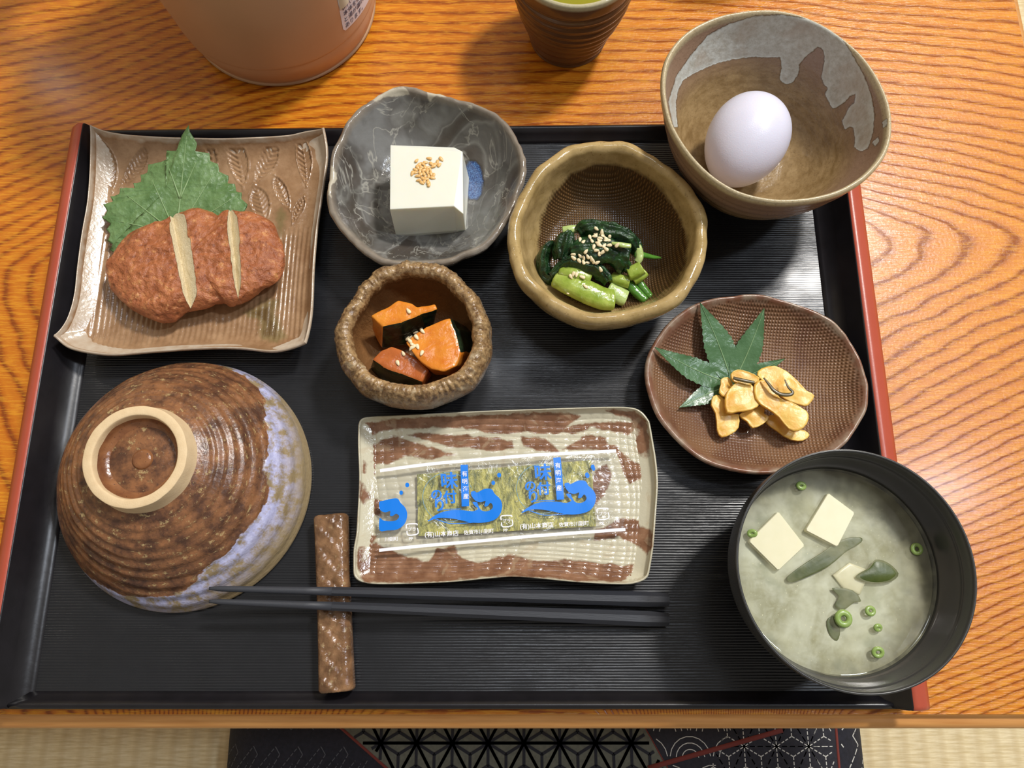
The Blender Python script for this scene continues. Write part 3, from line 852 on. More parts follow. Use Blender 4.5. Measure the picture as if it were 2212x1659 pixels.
def plate(name, sides, zr, nx, ny, zfun, thick, m, parent, attrs):
    """closed slab: top grid with height zfun, rounded border, underside"""
    f = coons(*sides, zr)
    a_ = np.linspace(0, 1, nx); b_ = np.linspace(0, 1, ny)
    V = []; 
    for b in b_:
        for a in a_:
            x, y = f(a, b); V.append((x, y, zfun(x, y, a, b)))
    Fc = [(j * nx + i, (j + 1) * nx + i, (j + 1) * nx + i + 1, j * nx + i + 1) for j in range(ny - 1) for i in range(nx - 1)]
    per = [i for i in range(nx)] + [j * nx + nx - 1 for j in range(1, ny)] + [(ny - 1) * nx + i for i in range(nx - 2, -1, -1)] + [j * nx for j in range(ny - 2, 0, -1)]
    cx = sum(V[i][0] for i in per) / len(per); cy = sum(V[i][1] for i in per) / len(per)
    prev = per
    for sc_, dz in ((1.012, -.08), (1.014, -.2), (1.004, -thick * .85), (.985, -thick), (.80, None)):
        cur = []
        for i in per:
            x, y, z = V[i]; cur.append(len(V)); V.append((cx + (x - cx) * sc_, cy + (y - cy) * sc_, (z + dz) if dz is not None else ZF + .01))
        n = len(per)
        for k in range(n): Fc.append((prev[k], cur[k], cur[(k + 1) % n], prev[(k + 1) % n])[::-1])
        prev = cur
    cb = len(V); V.append((cx, cy, ZF + .01))
    for k in range(len(per)): Fc.append((prev[k], prev[(k + 1) % len(per)], cb))
    o = mk(name, V, Fc, m, parent, attrs={k: fn(np.array(V)) for k, fn in attrs.items()})
    return fix_normals(o)


leaves = [M1(l) for l in ([(400, 205), (440, 490)], [(690, 240), (500, 470)], [(1125, 205), (1110, 420)], [(1285, 175), (1320, 460)], [(1570, 200), (1405, 445)], [(1540, 400), (1635, 615)], [(1410, 470), (1470, 700)], [(1735, 170), (1755, 450)], [(1735, 545), (1660, 715)], [(400, 590), (300, 740)])]
lw = [60, 55, 40, 72, 62, 45, 70, 55, 36, 45]
LW = []
for (p, q), w_ in zip(leaves, lw):
    a = at(*p, 1.3); b = at(*q, 1.3); LW.append((a, b, w_ * .3194 / 41 * 1.0))


def leaf_h(x, y):
    h = 0
    for (ax_, ay_), (bx_, by_), wd in LW:
        dx, dy = bx_ - ax_, by_ - ay_; L = math.hypot(dx, dy); dx /= L; dy /= L
        s_ = ((x - ax_) * dx + (y - ay_) * dy) / L; d = abs((x - ax_) * -dy + (y - ay_) * dx)
        if -.1 < s_ < 1.1 and d < wd * 1.3:
            ss = max(0, min(1, s_)); half = wd * math.sin(PI * ss ** .8) ** .75 if 0 < ss < 1 else 0
            e = d - half
            if e < 0: h -= .09 + .05 * math.cos(min(1, d / .05) * PI / 2) * -1 + .05 * math.sin((s_ * L * 1.0 + d * .9) * 22)
            if abs(e) < .07: h += .09 * (1 - abs(e) / .07)
    return h


def z_sq(x, y, a, b):
    e = min(a, 1 - a, b, 1 - b); ca = min(a, 1 - a); cb = min(b, 1 - b)
    lift = 1.15 * math.exp(-e / .055) + .5 * math.exp(-(ca + cb) / .12)
    z = 1.05 + lift + .05 * nz(x, y, 0, .5)
    if e < .03: z -= .0
    inn = max(0, min(1, (e - .04) / .04))
    if b > .36 : z += inn * (.025 * math.sin(x * 20 + 1.5 * nz(x, y * .15, 3, .6) * 4) * min(1, (b - .36) / .05) * (1 - min(1, max(0, (b - .88) / .05))))
    if e > .035: z += leaf_h(x, y)
    return z


blot = [M1([(1330, 1330), (1420, 1280), (1500, 1230), (1580, 1240), (1560, 1330), (1600, 1440), (1620, 1500), (1560, 1540), (1450, 1520), (1430, 1400)]), M1([(1550, 650), (1590, 630), (1625, 660), (1610, 800), (1580, 830), (1545, 720)])]


def f_sq(n):
    v = n.co(); e = n.attr('edge'); bl = n.add(n.attr('blot'), n.m('MULTIPLY', n.m('SUBTRACT', n.noise(v, 2, 4), .5), 26))
    c_ = n.mix(n.step(n.noise(v, .8, 4, .6), .35, .65), rgb(142, 108, 76), rgb(170, 136, 102))
    c_ = n.mix(n.m('MULTIPLY', n.step(n.noise(v, 4, 4, .7), .5, .75), .35), c_, rgb(120, 88, 58))
    c_ = n.mix(n.m('MULTIPLY', n.step(bl, -4, 8), .75), c_, rgb(118, 104, 66))
    c_ = n.mix(n.m('MULTIPLY', n.step(bl, 10, 18), .6), c_, rgb(84, 58, 28))
    ed = n.add(e, n.m('MULTIPLY', n.noise(v, 1.5, 4), .03))
    c_ = n.mix(n.step(ed, .036, .022), c_, n.mix(n.noise(v, 2, 3), rgb(206, 196, 178), rgb(168, 138, 108)))
    return {'Base Color': c_, 'Normal': n.bump(n.noise(v, 5, 3), .015)}


sqp = thing('square_plate', 'square tan plate stamped with leaf shapes at the left back of the tray', 'plate', at(420, 520, ZF) + (ZF,))


def e_att(nx, ny):
    def g(A):
        o = np.zeros(len(A)); a = np.tile(np.linspace(0, 1, nx), ny); b = np.repeat(np.linspace(0, 1, ny), nx)
        o[:nx * ny] = np.minimum.reduce([a, 1 - a, b, 1 - b]); return o
    return g


def b_att(polys):
    def g(A):
        U, V_ = pr(A[:, 0], A[:, 1], A[:, 2]); return np.maximum.reduce([sd(U, V_, p) for p in polys])
    return g


sq = plate('plate_body', (sT, sB, sL, sR), PZ, 250, 230, z_sq, .42, mat('tan_stamped_glaze', f_sq, rough=.2), sqp, {'edge': e_att(250, 230), 'blot': b_att(blot)})

# ================================================================= MARBLED GREY BOWL WITH TOFU
G = lambda pts: crop(690, 170, .2592, pts)
ZG = 3.9
gc, gR = polar(G([(700, 60), (850, 90), (1110, 160), (1330, 210), (1530, 320), (1660, 500), (1722, 700), (1700, 880), (1625, 1080), (1560, 1200), (1400, 1400), (1200, 1490), (1080, 1540), (830, 1560), (560, 1550), (420, 1480), (250, 1340), (120, 1180), (60, 1000), (75, 800), (110, 620), (200, 400), (330, 240), (470, 130), (600, 75)]), ZG)
prof = [(0, .02, 1.25, 1), (0, 1.2, 1.25, 1), (0, 2.3, 1.32, 1), (.55, 0, 1.55, .6), (.70, 0, 2.1, .3), (.83, 0, 2.9, .1), (.915, 0, 3.6, 0), (.945, 0, 3.86, 0), (.97, 0, 3.93, 0), (.995, 0, 3.84, 0), (1.0, 0, 3.62, 0), (.955, 0, 3.0, 0), (.85, 0, 2.1, .2), (.66, 0, 1.2, .5), (.48, 0, .7, 1), (0, 2.3, ZF, 1), (0, .02, ZF, 1)]


def d_grey(x, y, z, a, t, r):
    q = .09 * nz(x, y, z, .7) + .04 * nz(x, y, z, 2.2)
    k = 1 if z > 1.5 else .15
    return q * k, q * k * 1.1


V, Fc = lathe(gc, gR, prof, 260, 7, d_grey); A = np.array(V); U_, V_ = pr(A[:, 0], A[:, 1], A[:, 2])
blue = sd(U_, V_, G([(1235, 690), (1300, 690), (1345, 740), (1365, 850), (1350, 960), (1310, 1010), (1250, 1000), (1215, 930), (1215, 800)]))
cream = np.maximum.reduce([sd(U_, V_, G(p)) for p in ([(430, 165), (520, 120), (600, 80), (715, 70), (755, 130), (700, 150), (560, 150), (460, 200)], [(890, 95), (1020, 110), (1060, 150), (960, 150), (930, 200), (900, 160)], [(70, 800), (100, 720), (145, 780), (150, 850), (100, 880), (100, 1000), (70, 960)], [(1230, 210), (1280, 220), (1270, 250), (1240, 245)])])
inn = np.arange(len(V)) < len(V) * .55


def f_grey(n):
    v = n.co(1, .55, .6, .5)
    sw = n.noise(v, .22, 3, .5, 2.2); sw2 = n.noise(v, .34, 4, .55, 2.6)
    c_ = n.mix(n.step(sw, .38, .62), rgb(74, 67, 61), rgb(122, 122, 120))
    ln = n.m('ABSOLUTE', n.m('SUBTRACT', sw2, .5)); c_ = n.mix(n.m('MULTIPLY', n.step(ln, .018, .002), .7), c_, rgb(168, 166, 156))
    ln3 = n.m('ABSOLUTE', n.m('SUBTRACT', sw, .47)); c_ = n.mix(n.m('MULTIPLY', n.step(ln3, .03, .0), .5), c_, rgb(150, 150, 144))
    c_ = n.mix(n.m('MULTIPLY', n.step(n.noise(n.co(), .5, 2), .52, .62), .5), c_, rgb(62, 58, 52))
    rim = n.mix(n.noise(n.co(), 1.6, 4), rgb(98, 88, 80), rgb(158, 148, 132)); c_ = n.mix(n.step(n.attr('height'), 3.55, 3.9), c_, rim)
    c_ = n.mix(n.m('MULTIPLY', n.step(n.add(n.attr('cream'), n.m('MULTIPLY', n.m('SUBTRACT', n.noise(n.co(), 3, 3), .5), 10)), -1, 2), .85), c_, rgb(200, 192, 172))
    bl = n.add(n.attr('blue'), n.m('MULTIPLY', n.m('SUBTRACT', n.noise(n.co(), 4, 3), .5), 6))
    c_ = n.mix(n.step(bl, -6, -1), c_, rgb(58, 52, 44)); c_ = n.mix(n.step(bl, -2, 3), c_, n.mix(n.step(n.noise(n.co(), 14, 3, .7), .4, .65), rgb(26, 52, 110), rgb(92, 136, 190)))
    return {'Base Color': c_, 'Normal': n.bump(n.add(n.noise(n.co(), 3, 3), n.m('MULTIPLY', sw2, 1.2)), .025)}


gb = thing('marbled_bowl', 'irregular grey marbled bowl with a blue glaze spot, holding the tofu block', 'bowl', gc + (ZF,))
mk('bowl_body', V, Fc, mat('grey_marbled_glaze', f_grey, rough=.16), gb, attrs={'blue': np.where(inn, blue, -60), 'cream': cream, 'height': A[:, 2]})
# clear water pooled under the tofu
V, Fc = lathe(gc, gR, [(0, .02, 1.62, 1), (.3, 0, 1.62, .6), (.56, 0, 1.62, .6)], 120, 3)
wt = mk('water', V[:-1], [f for f in Fc if max(f) < len(V) - 1], mat_layer('clear_water', lambda n: (.05, rgb(200, 200, 196), n.bump(n.noise(n.co(), .6, 2), .01)), .01), base=gc + (1.62,))
tag(wt, 'shallow clear water around the white tofu block in the grey bowl', 'water')
# tofu block with a cut corner facet
ZT = 4.25
P = [at(*p, ZT) for p in ((843, 313), (981, 318), (999, 326), (988, 446), (842, 452))]
Bt = [at(*p, 1.35) for p in ((857, 385), (1000, 385), (1011, 396), (1006, 500), (856, 513))]
Bt[4] = at(856, 513, 1.35); Bt[3] = at(1006, 501, 1.35)
# top face; the right side is cut by a slanting facet
Tp = [P[0], P[1], P[2], at(1001, 462, ZT - .18), at(980, 446, ZT), P[4]]
Zt = [ZT, ZT, ZT - .05, ZT - .2, ZT, ZT]
Bp = [(P[0][0] + .05, P[0][1] - .02), (P[1][0] + .02, P[1][1]), (P[2][0] + .22, P[2][1] - .05), at(1006, 500, 1.35), at(985, 503, 1.35), at(856, 513, 1.35)]
V = [(x, y, z) for (x, y), z in zip(Tp, Zt)] + [(x, y, 1.35) for x, y in Bp]
Fc = [(0, 1, 2, 3, 4, 5)[::-1], tuple(range(6, 12))] + [(i, (i + 1) % 6, 6 + (i + 1) % 6, 6 + i) for i in range(6)]
bm = bmesh.new(); vs = [bm.verts.new(v) for v in V]
for f in Fc: bm.faces.new([vs[i] for i in f])
bmesh.ops.recalc_face_normals(bm, faces=bm.faces); bmesh.ops.bevel(bm, geom=list(bm.edges), offset=.045, segments=3, affect='EDGES', profile=.6)
bm.verts.index_update(); V = [tuple(v.co) for v in bm.verts]; Fc = [tuple(v.index for v in f.verts) for f in bm.faces]; bm.free()
M_silk = mat('silken_tofu', lambda n: {'Base Color': n.mix(n.noise(n.co(), .8, 3), rgb(232, 232, 218), rgb(226, 226, 210)), 'Normal': n.bump(n.noise(n.co(), 1.2, 2), .008)}, rough=.3, Subsurface_Weight=.35, Subsurface_Radius=(.012, .009, .005), Subsurface_Scale=.4)
tofu = tag(mk('tofu_block', V, Fc, M_silk, smooth=False), 'smooth white tofu block topped with golden sesame, in the grey marbled bowl', 'tofu')


# ================================================================= SMALL BROWN BOWL WITH PUMPKIN
Q = lambda pts: crop(700, 540, .2291, pts)
ZP = 4.75
pc, pR = polar(Q([(600, 135), (700, 108), (900, 100), (1100, 135), (1240, 210), (1370, 340), (1470, 470), (1540, 640), (1570, 830), (1545, 1000), (1480, 1140), (1370, 1260), (1200, 1350), (1000, 1410), (800, 1425), (600, 1400), (420, 1340), (270, 1230), (160, 1060), (105, 900), (97, 760), (140, 640), (240, 480), (330, 330), (470, 200)]), ZP - .25)
prof = [(0, .02, 1.3, 1), (0, 1.3, 1.32, 1), (0, 2.2, 1.6, 1), (.76, 0, 2.3, .5), (.82, 0, 3.2, .3), (.80, 0, 3.9, .1), (.775, 0, 4.35, 0), (.80, 0, 4.68, 0), (.87, 0, 4.82, 0), (.945, 0, 4.68, 0), (1.0, 0, 4.3, 0), (1.03, 0, 3.6, .1), (1.0, 0, 2.7, .3), (.90, 0, 1.8, .6), (.70, 0, 1.0, 1), (.52, 0, ZF + .02, 1), (0, .02, ZF, 1)]


def d_pump(x, y, z, a, t, r):
    k = 1 if z > 2 else .2
    lump = .10 * nz(math.cos(a) * 3, math.sin(a) * 3, 2, 1.4) + .05 * math.sin(a * 13 + 1.7 * math.sin(a * 3))
    rough_ = (.016 * math.sin(a * 80 + 7 * nz(x, y, z, .9)) + .075 * nz(math.cos(a) * 14, math.sin(a) * 14, z * 1.2, 1.6) + .05 * nz(x, y, z, 4)) * (1 if z > 3.9 else .35)
    return (lump * .6 + rough_ * .5) * k, (lump * .8 + rough_) * (1 if z > 3.5 else .1)


V, Fc = lathe(pc, pR, prof, 420, 7, d_pump); A = np.array(V)
th = np.arctan2(A[:, 1] - pc[1], A[:, 0] - pc[0])


def f_pump(n):
    v = n.co(); h = n.attr('height')
    rim = n.mix(n.step(n.noise(v, 3.2, 5, .7), .38, .62), rgb(104, 76, 48), rgb(172, 142, 100))
    rim = n.mix(n.step(n.noise(v, 1.2, 3), .6, .75), rim, rgb(196, 178, 146))
    ins = n.mix(n.noise(v, 1.4, 4), rgb(108, 74, 44), rgb(136, 98, 60))
    out = n.mix(n.step(n.noise(v, .7, 3), .42, .58), rgb(128, 96, 64), rgb(128, 122, 112))
    c_ = n.mix(n.attr('out'), ins, out); c_ = n.mix(n.step(h, 3.7, 4.25), c_, rim)
    rib = n.noise(n.co(3.5, 3.5, .8), 2.4, 3)
    return {'Base Color': c_, 'Normal': n.bump(n.add(rib, n.m('MULTIPLY', n.noise(v, 9, 3), .5)), .04)}


pb = tag(mk('small_bowl', V, Fc, mat('rough_brown_glaze', f_pump, rough=.2), base=pc + (ZF,), attrs={'height': A[:, 2], 'out': (np.arange(len(V)) > len(V) * .55) * 1.0}), 'small deep brown bowl with a lumpy roped rim, holding simmered pumpkin', 'bowl')

M_flesh = mat('pumpkin_flesh', lambda n: {'Base Color': n.mix(n.step(n.attr('tint'), .0, 1), n.mix(n.step(n.noise(n.co(), 1.2, 4), .35, .65), rgb(214, 122, 30), rgb(232, 150, 52)), n.mix(n.noise(n.co(), 2.5, 4), rgb(150, 70, 32), rgb(196, 110, 60))), 'Normal': n.bump(n.noise(n.co(), 4, 4), .035)}, rough=.2, Subsurface_Weight=.15, Subsurface_Radius=(.01, .004, .002), Subsurface_Scale=.3)
M_skin = mat('pumpkin_skin', lambda n: {'Base Color': n.mix(n.step(n.noise(n.co(), 1.8, 4), .45, .7), rgb(20, 30, 22), rgb(48, 62, 36)), 'Normal': n.bump(n.noise(n.co(), 5, 4), .04)}, rough=.22)


def chunk(label, top, bot, zt, zb, skin, tint, loc):
    """prism between two pixel polygons; sides listed in skin become the rind part"""
    T_ = [at(p[0], p[1], zt + (p[2] if len(p) > 2 else 0)) + (zt + (p[2] if len(p) > 2 else 0),) for p in Q(top)]
    B_ = [at(p[0], p[1], zb) + (zb,) for p in Q(bot)]; n = len(T_)
    bm = bmesh.new(); tv = [bm.verts.new(p) for p in T_]; bv = [bm.verts.new(p) for p in B_]
    lay = bm.faces.layers.int.new('k')
    f = bm.faces.new(tv[::-1]); f[lay] = 0
    f = bm.faces.new(bv); f[lay] = 0
    for i in range(n):
        f = bm.faces.new((tv[i], tv[(i + 1) % n], bv[(i + 1) % n], bv[i])); f[lay] = 1 if i in skin else 0
    bmesh.ops.recalc_face_normals(bm, faces=bm.faces)
    bmesh.ops.bevel(bm, geom=list(bm.edges), offset=.10, segments=2, affect='EDGES', profile=.5)
    bmesh.ops.triangulate(bm, faces=bm.faces)
    for _ in range(4):
        lg = [e for e in bm.edges if e.calc_length() > .22]
        if not lg: break
        bmesh.ops.subdivide_edges(bm, edges=lg, cuts=1, use_grid_fill=False); bmesh.ops.triangulate(bm, faces=bm.faces)
    for v in bm.verts: v.co += v.normal * 0 + Vector((nz(v.co.x, v.co.y, v.co.z, 1.3), nz(v.co.y, v.co.z, v.co.x, 1.3), nz(v.co.z, v.co.x, v.co.y, 1.3))) * .07
    root = thing('pumpkin_piece', label, 'vegetable', loc)
    for k, nm, m_ in ((0, 'flesh', M_flesh), (1, 'rind', M_skin)):
        ids = {}; V, Fc = [], []
        for f in bm.faces:
            if f[lay] == k:
                q_ = []
                for v in f.verts:
                    if v.index not in ids or True:
                        key = v
                    if v not in ids: ids[v] = len(V); V.append(tuple(v.co))
                    q_.append(ids[v])
                Fc.append(tuple(q_))
        if Fc:
            o = mk(nm, V, Fc, m_, root, attrs={'tint': [tint] * len(V)})
            if k: o['label'] = 'dark green rind'
    bm.free(); return root


cP = lambda u, v: at(*Q([(u, v)])[0], 2) + (1.4,)
pk = [chunk('pumpkin piece at the back of the small bowl, orange top over a broad dark rind', [(430, 620), (700, 472), (830, 500), (880, 540), (1050, 500), (1075, 560), (900, 615), (720, 690), (560, 722)], [(470, 800), (620, 700), (800, 690), (880, 690), (1040, 680), (1040, 700), (950, 780), (760, 900), (540, 930)], 3.95, 2.0, (5, 6, 7), .05, cP(750, 700)),
      chunk('pumpkin piece at the right of the small bowl with its orange cut face up', [(765, 870), (870, 790), (960, 715), (1190, 640), (1240, 760), (1290, 960), (1240, 1100), (1130, 1150), (1000, 1130), (870, 1020)], [(850, 950), (900, 880), (1000, 800), (1290, 690), (1420, 780), (1430, 960), (1330, 1100), (1200, 1180), (1050, 1180), (940, 1080)], 3.85, 2.0, (2, 3, 4), .12, cP(1100, 900)),
      chunk('pumpkin piece at the front of the small bowl with browned flesh and dark rind', [(450, 1040), (540, 940), (640, 905), (850, 1000), (995, 1130), (925, 1240), (700, 1170), (560, 1110)], [(430, 1150), (540, 1050), (640, 1000), (850, 1060), (1020, 1170), (925, 1330), (700, 1320), (540, 1270)], 3.3, 1.6, (5, 6, 7), .85, cP(700, 1100))]

# ================================================================= TAN BOWL WITH GREENS
K = lambda pts: crop(1080, 290, .2712, pts)
ZK = 5.0
kc, kR = polar(K([(750, 42), (950, 45), (1100, 95), (1280, 180), (1420, 300), (1560, 470), (1640, 630), (1662, 800), (1625, 1000), (1570, 1130), (1480, 1290), (1350, 1390), (1150, 1460), (900, 1510), (700, 1515), (500, 1450), (330, 1345), (180, 1210), (105, 1050), (52, 880), (55, 750), (95, 600), (170, 440), (300, 270), (440, 160), (560, 75)]), ZK - .2)
prof = [(0, .02, 1.35, 1), (0, 1.5, 1.36, 1), (0, 2.8, 1.5, 1), (.64, 0, 1.75, .5), (.75, 0, 2.5, .3), (.82, 0, 3.5, .1), (.855, 0, 4.4, 0), (.875, 0, 4.8, 0), (.92, 0, 5.0, 0), (.975, 0, 4.9, 0), (1.0, 0, 4.55, 0), (.985, 0, 3.9, 0), (.93, 0, 2.9, .2), (.81, 0, 1.8, .5), (.64, 0, 1.0, .8), (.5, 0, ZF + .02, 1), (0, .02, ZF, 1)]


def d_tan(x, y, z, a, t, r):
    k = 1 if z > 2 else .15
    q = .12 * nz(math.cos(a) * 3, math.sin(a) * 3, z * .3, 1.0) + .05 * nz(x, y, z, 1.3)
    return q * k, q * k


V, Fc = lathe(kc, kR, prof, 240, 7, d_tan); A = np.array(V); U_, V_ = pr(A[:, 0], A[:, 1], A[:, 2])
clo = sd(U_, V_, K([(740, 235), (900, 232), (1050, 260), (1200, 350), (1330, 480), (1430, 640), (1500, 800), (1500, 1000), (1420, 1180), (1250, 1320), (1000, 1400), (750, 1400), (560, 1330), (420, 1200), (320, 1040), (295, 850), (330, 640), (420, 460), (560, 320)]))
inn = np.arange(len(V)) < len(V) * .5


def weave(n, sc_, rz=0):
    a = n.m('SINE', n.m('MULTIPLY', n.nd_x(n.co(rz=rz), 0), sc_)) if False else None
    v = n.co(1, 1, 1, rz); s_ = n.nd('ShaderNodeSeparateXYZ'); n.put(s_.inputs[0], n.mix(.04, v, n.noise(v, .8, 2, col=True)) if False else v)
    w1 = n.m('MULTIPLY', n.noise(v, .5, 2), 6); w2 = n.m('MULTIPLY', n.noise(n.co(1, 1, 1, rz + 1), .5, 2), 6)
    sx = n.m('SINE', n.m('ADD', n.m('MULTIPLY', s_.outputs[0], sc_), w1)); sy = n.m('SINE', n.m('ADD', n.m('MULTIPLY', s_.outputs[1], sc_), w2))
    return n.m('MULTIPLY', n.m('ADD', sx, 1), n.m('ADD', sy, 1))


def f_tan(n):
    v = n.co(); cl = n.add(n.attr('cloth'), n.m('MULTIPLY', n.m('SUBTRACT', n.noise(v, 1.5, 3), .5), 14))
    c_ = n.mix(n.step(n.noise(v, 1, 4, .6), .35, .65), rgb(156, 132, 84), rgb(186, 160, 110))
    c_ = n.mix(n.m('MULTIPLY', n.step(n.noise(v, 6, 3, .7), .6, .7), .6), c_, rgb(116, 88, 50))
    wv = weave(n, 46)
    inner = n.mix(n.step(wv, 0, 2.6), rgb(66, 46, 26), rgb(128, 94, 56)); inner = n.mix(n.m('MULTIPLY', n.step(n.noise(v, .5, 2), .4, .6), .5), inner, rgb(88, 68, 44))
    k = n.m('MULTIPLY', n.step(cl, -2, 6), 1)
    c_ = n.mix(k, c_, inner)
    h = n.add(n.m('MULTIPLY', n.m('MULTIPLY', wv, k), .35), n.m('MULTIPLY', n.noise(v, 2.5, 3), .6))
    return {'Base Color': c_, 'Normal': n.bump(h, .035)}


tbw = tag(mk('tan_bowl', V, Fc, mat('tan_thick_glaze', f_tan, rough=.14), base=kc + (ZF,), attrs={'cloth': np.where(inn, clo, -60)}), 'thick-rimmed tan bowl with a woven-textured floor, holding the boiled greens', 'bowl')

M_stem = mat('green_stem', lambda n: {'Base Color': n.mix(n.step(n.noise(n.co(), 1.4, 4), .35, .7), rgb(132, 156, 52), rgb(174, 190, 92)), 'Normal': n.bump(n.noise(n.co(), 5, 3), .03)}, rough=.18, Subsurface_Weight=.15, Subsurface_Radius=(.006, .008, .002), Subsurface_Scale=.3)
M_stem2 = mat('pale_stem', lambda n: {'Base Color': n.mix(n.noise(n.co(), 1.4, 4), rgb(150, 178, 92), rgb(196, 208, 140)), 'Normal': n.bump(n.noise(n.co(), 5, 3), .03)}, rough=.18)
M_dkst = mat('deep_green_stem', lambda n: {'Base Color': n.mix(n.noise(n.co(), 1.6, 4), rgb(50, 102, 34), rgb(96, 148, 56)), 'Normal': n.bump(n.noise(n.co(), 5, 3), .03)}, rough=.16)
M_leaf = mat('boiled_leaf', lambda n: {'Base Color': n.mix(n.step(n.noise(n.co(), 1.6, 5, .65), .4, .68), rgb(14, 38, 20), rgb(44, 82, 38)), 'Normal': n.bump(n.add(n.noise(n.co(), 3.5, 5, .6), n.m('MULTIPLY', n.noise(n.co(), 1.6, 3, .5, 1.5), 1.2)), .09)}, rough=.14)
green_objs = []


def leaf_strip(label, path, seed, amp=.16, arch=.3):
    P = cat([(u, v, z, w_) for u, v, z, w_ in K(path)], 6, False)
    W = [at(u, v, z) + (z, w_) for u, v, z, w_ in P]; nu = 22; top, bot = [], []
    for i, p in enumerate(W):
        a, b = W[max(i - 1, 0)], W[min(i + 1, len(W) - 1)]; d = Vector((b[0] - a[0], b[1] - a[1], 0))
        d = d.normalized() if d.length > 1e-6 else Vector((1, 0, 0)); s_ = Vector((-d.y, d.x, 0))
        for j in range(nu + 1):
            t = j / nu * 2 - 1; q = Vector(p[:3]) + s_ * t * p[3]
            q.z += arch * (1 - t * t) + amp * nz(q.x, q.y, seed, 1.5) + amp * .7 * nz(q.x, q.y, seed + 3, 3.0) + .05 * math.sin(t * 11 + 3 * nz(q.x, q.y, seed, 1.1)) - .25 * abs(t) ** 4
            q.x += .1 * nz(q.x, q.y, seed + 9, 2); q.y += .1 * nz(q.x, q.y, seed + 19, 2)
            top.append(tuple(q)); bot.append((q.x, q.y, q.z - .07 - .3 * (1 - t * t) * .4))
    n = len(W); V = top + bot; m_ = nu + 1; Fc = []
    for i in range(n - 1):
        for j in range(nu):
            a = i * m_ + j; Fc.append((a, a + 1, a + m_ + 1, a + m_)); b = a + n * m_; Fc.append((b, b + m_, b + m_ + 1, b + 1))
        for j in (0, nu):
            a = i * m_ + j; Fc.append((a, a + m_, a + m_ + n * m_, a + n * m_))
    for i in (0, n - 1):
        for j in range(nu):
            a = i * m_ + j; Fc.append((a, a + 1, a + 1 + n * m_, a + n * m_))
    o = fix_normals(mk('boiled_spinach', V, Fc, M_leaf)); green_objs.append(o)
    return tag(o, label, 'vegetable')


def stem(label, path, m_, flat=.8, n=16, ridge=.03):
    P = cat([(u, v, z, r) for u, v, z, r in K(path)], 5, False)
    V, Fc = tube([at(u, v, z) + (z, r) for u, v, z, r in P], n, flat, True, 2.6)
    V = [(x + ridge * nz(x, y, z, 2), y + ridge * nz(y, x, z, 2), z + ridge * nz(x, z, y, 3)) for x, y, z in V]
    o = mk('boiled_stalk', V, Fc, m_); green_objs.append(o)
    return tag(o, label, 'vegetable')


stem('fat pale green stalk at the front of the boiled greens', [(455, 1140, 2.3, .60), (560, 1190, 2.45, .66), (700, 1260, 2.45, .64), (820, 1310, 2.3, .62), (900, 1320, 2.2, .58)], M_stem, .75)
stem('pale stalk end just right of the fat front stalk', [(860, 1230, 2.0, .5), (960, 1290, 1.95, .5), (1000, 1310, 1.9, .45)], M_stem2, .75)
stem('olive stalk tucked under the dark leaves above the fat front stalk', [(480, 1080, 2.6, .4), (600, 1110, 2.7, .45), (720, 1150, 2.6, .4)], M_stem, .8)
stem('short bright green stem below the right end of the leaf pile', [(890, 1140, 2.2, .32), (960, 1165, 2.3, .34), (1030, 1180, 2.3, .33)], M_stem, .9)
stem('bright cut stem end at the right of the leaf pile', [(1020, 1120, 2.6, .36), (1085, 1090, 2.7, .38), (1130, 1060, 2.8, .38)], M_stem, .9)
stem('second bright cut stem pointing to the lower right', [(1060, 1160, 2.3, .30), (1110, 1130, 2.4, .32), (1150, 1100, 2.4, .3)], M_stem, .9)
stem('deep green thin stem running to the front right rim', [(1020, 1180, 2.1, .24), (1080, 1250, 2.0, .27), (1160, 1330, 1.95, .22)], M_dkst, .9)
stem('lighter thin stem beside the deep green one at the front right', [(1100, 1170, 2.1, .2), (1160, 1250, 2.0, .22), (1215, 1310, 1.95, .17)], M_dkst, .9)
stem('thin dark tendril pointing right out of the leaf pile', [(1070, 950, 3.0, .2), (1130, 960, 2.9, .16), (1210, 975, 2.7, .12), (1280, 985, 2.5, .05)], M_dkst, .8)
stem('whitish cut stem at the back left of the leaf pile', [(500, 765, 3.0, .2), (560, 760, 3.05, .24), (620, 755, 3.0, .22)], M_stem2, .8)
stem('pale green stem showing through the right side of the leaf pile', [(1060, 820, 3.2, .14), (1100, 900, 3.15, .2), (1110, 980, 3.0, .22), (1090, 1020, 2.9, .18)], M_stem2, .8)
stem('light green vein stem lying across the top of the leaf pile', [(890, 865, 4.0, .08), (960, 880, 4.05, .13), (1040, 890, 3.95, .12)], M_stem2, .8)
leaf_strip('dark boiled leaf folded along the back of the greens', [(620, 790, 3.2, .5), (700, 740, 3.5, .6), (820, 750, 3.6, .6), (950, 790, 3.5, .55), (1060, 850, 3.3, .5), (1100, 920, 3.0, .3)], 1)
leaf_strip('large dark boiled leaf arching over the left of the greens', [(560, 790, 3.4, .35), (520, 850, 3.4, .6), (500, 930, 3.2, .55), (480, 1010, 2.9, .35)], 5)
leaf_strip('curled dark leaf lobe at the far left of the greens', [(440, 880, 2.7, .22), (380, 900, 2.8, .35), (350, 980, 2.6, .42), (350, 1070, 2.3, .45), (370, 1140, 2.1, .4), (430, 1140, 2.1, .25)], 9, .14, .35)
leaf_strip('dark glossy leaf in the middle of the greens under the sesame', [(560, 930, 3.3, .5), (680, 900, 3.5, .75), (800, 900, 3.6, .8), (920, 920, 3.5, .7), (1030, 970, 3.2, .55)], 13)
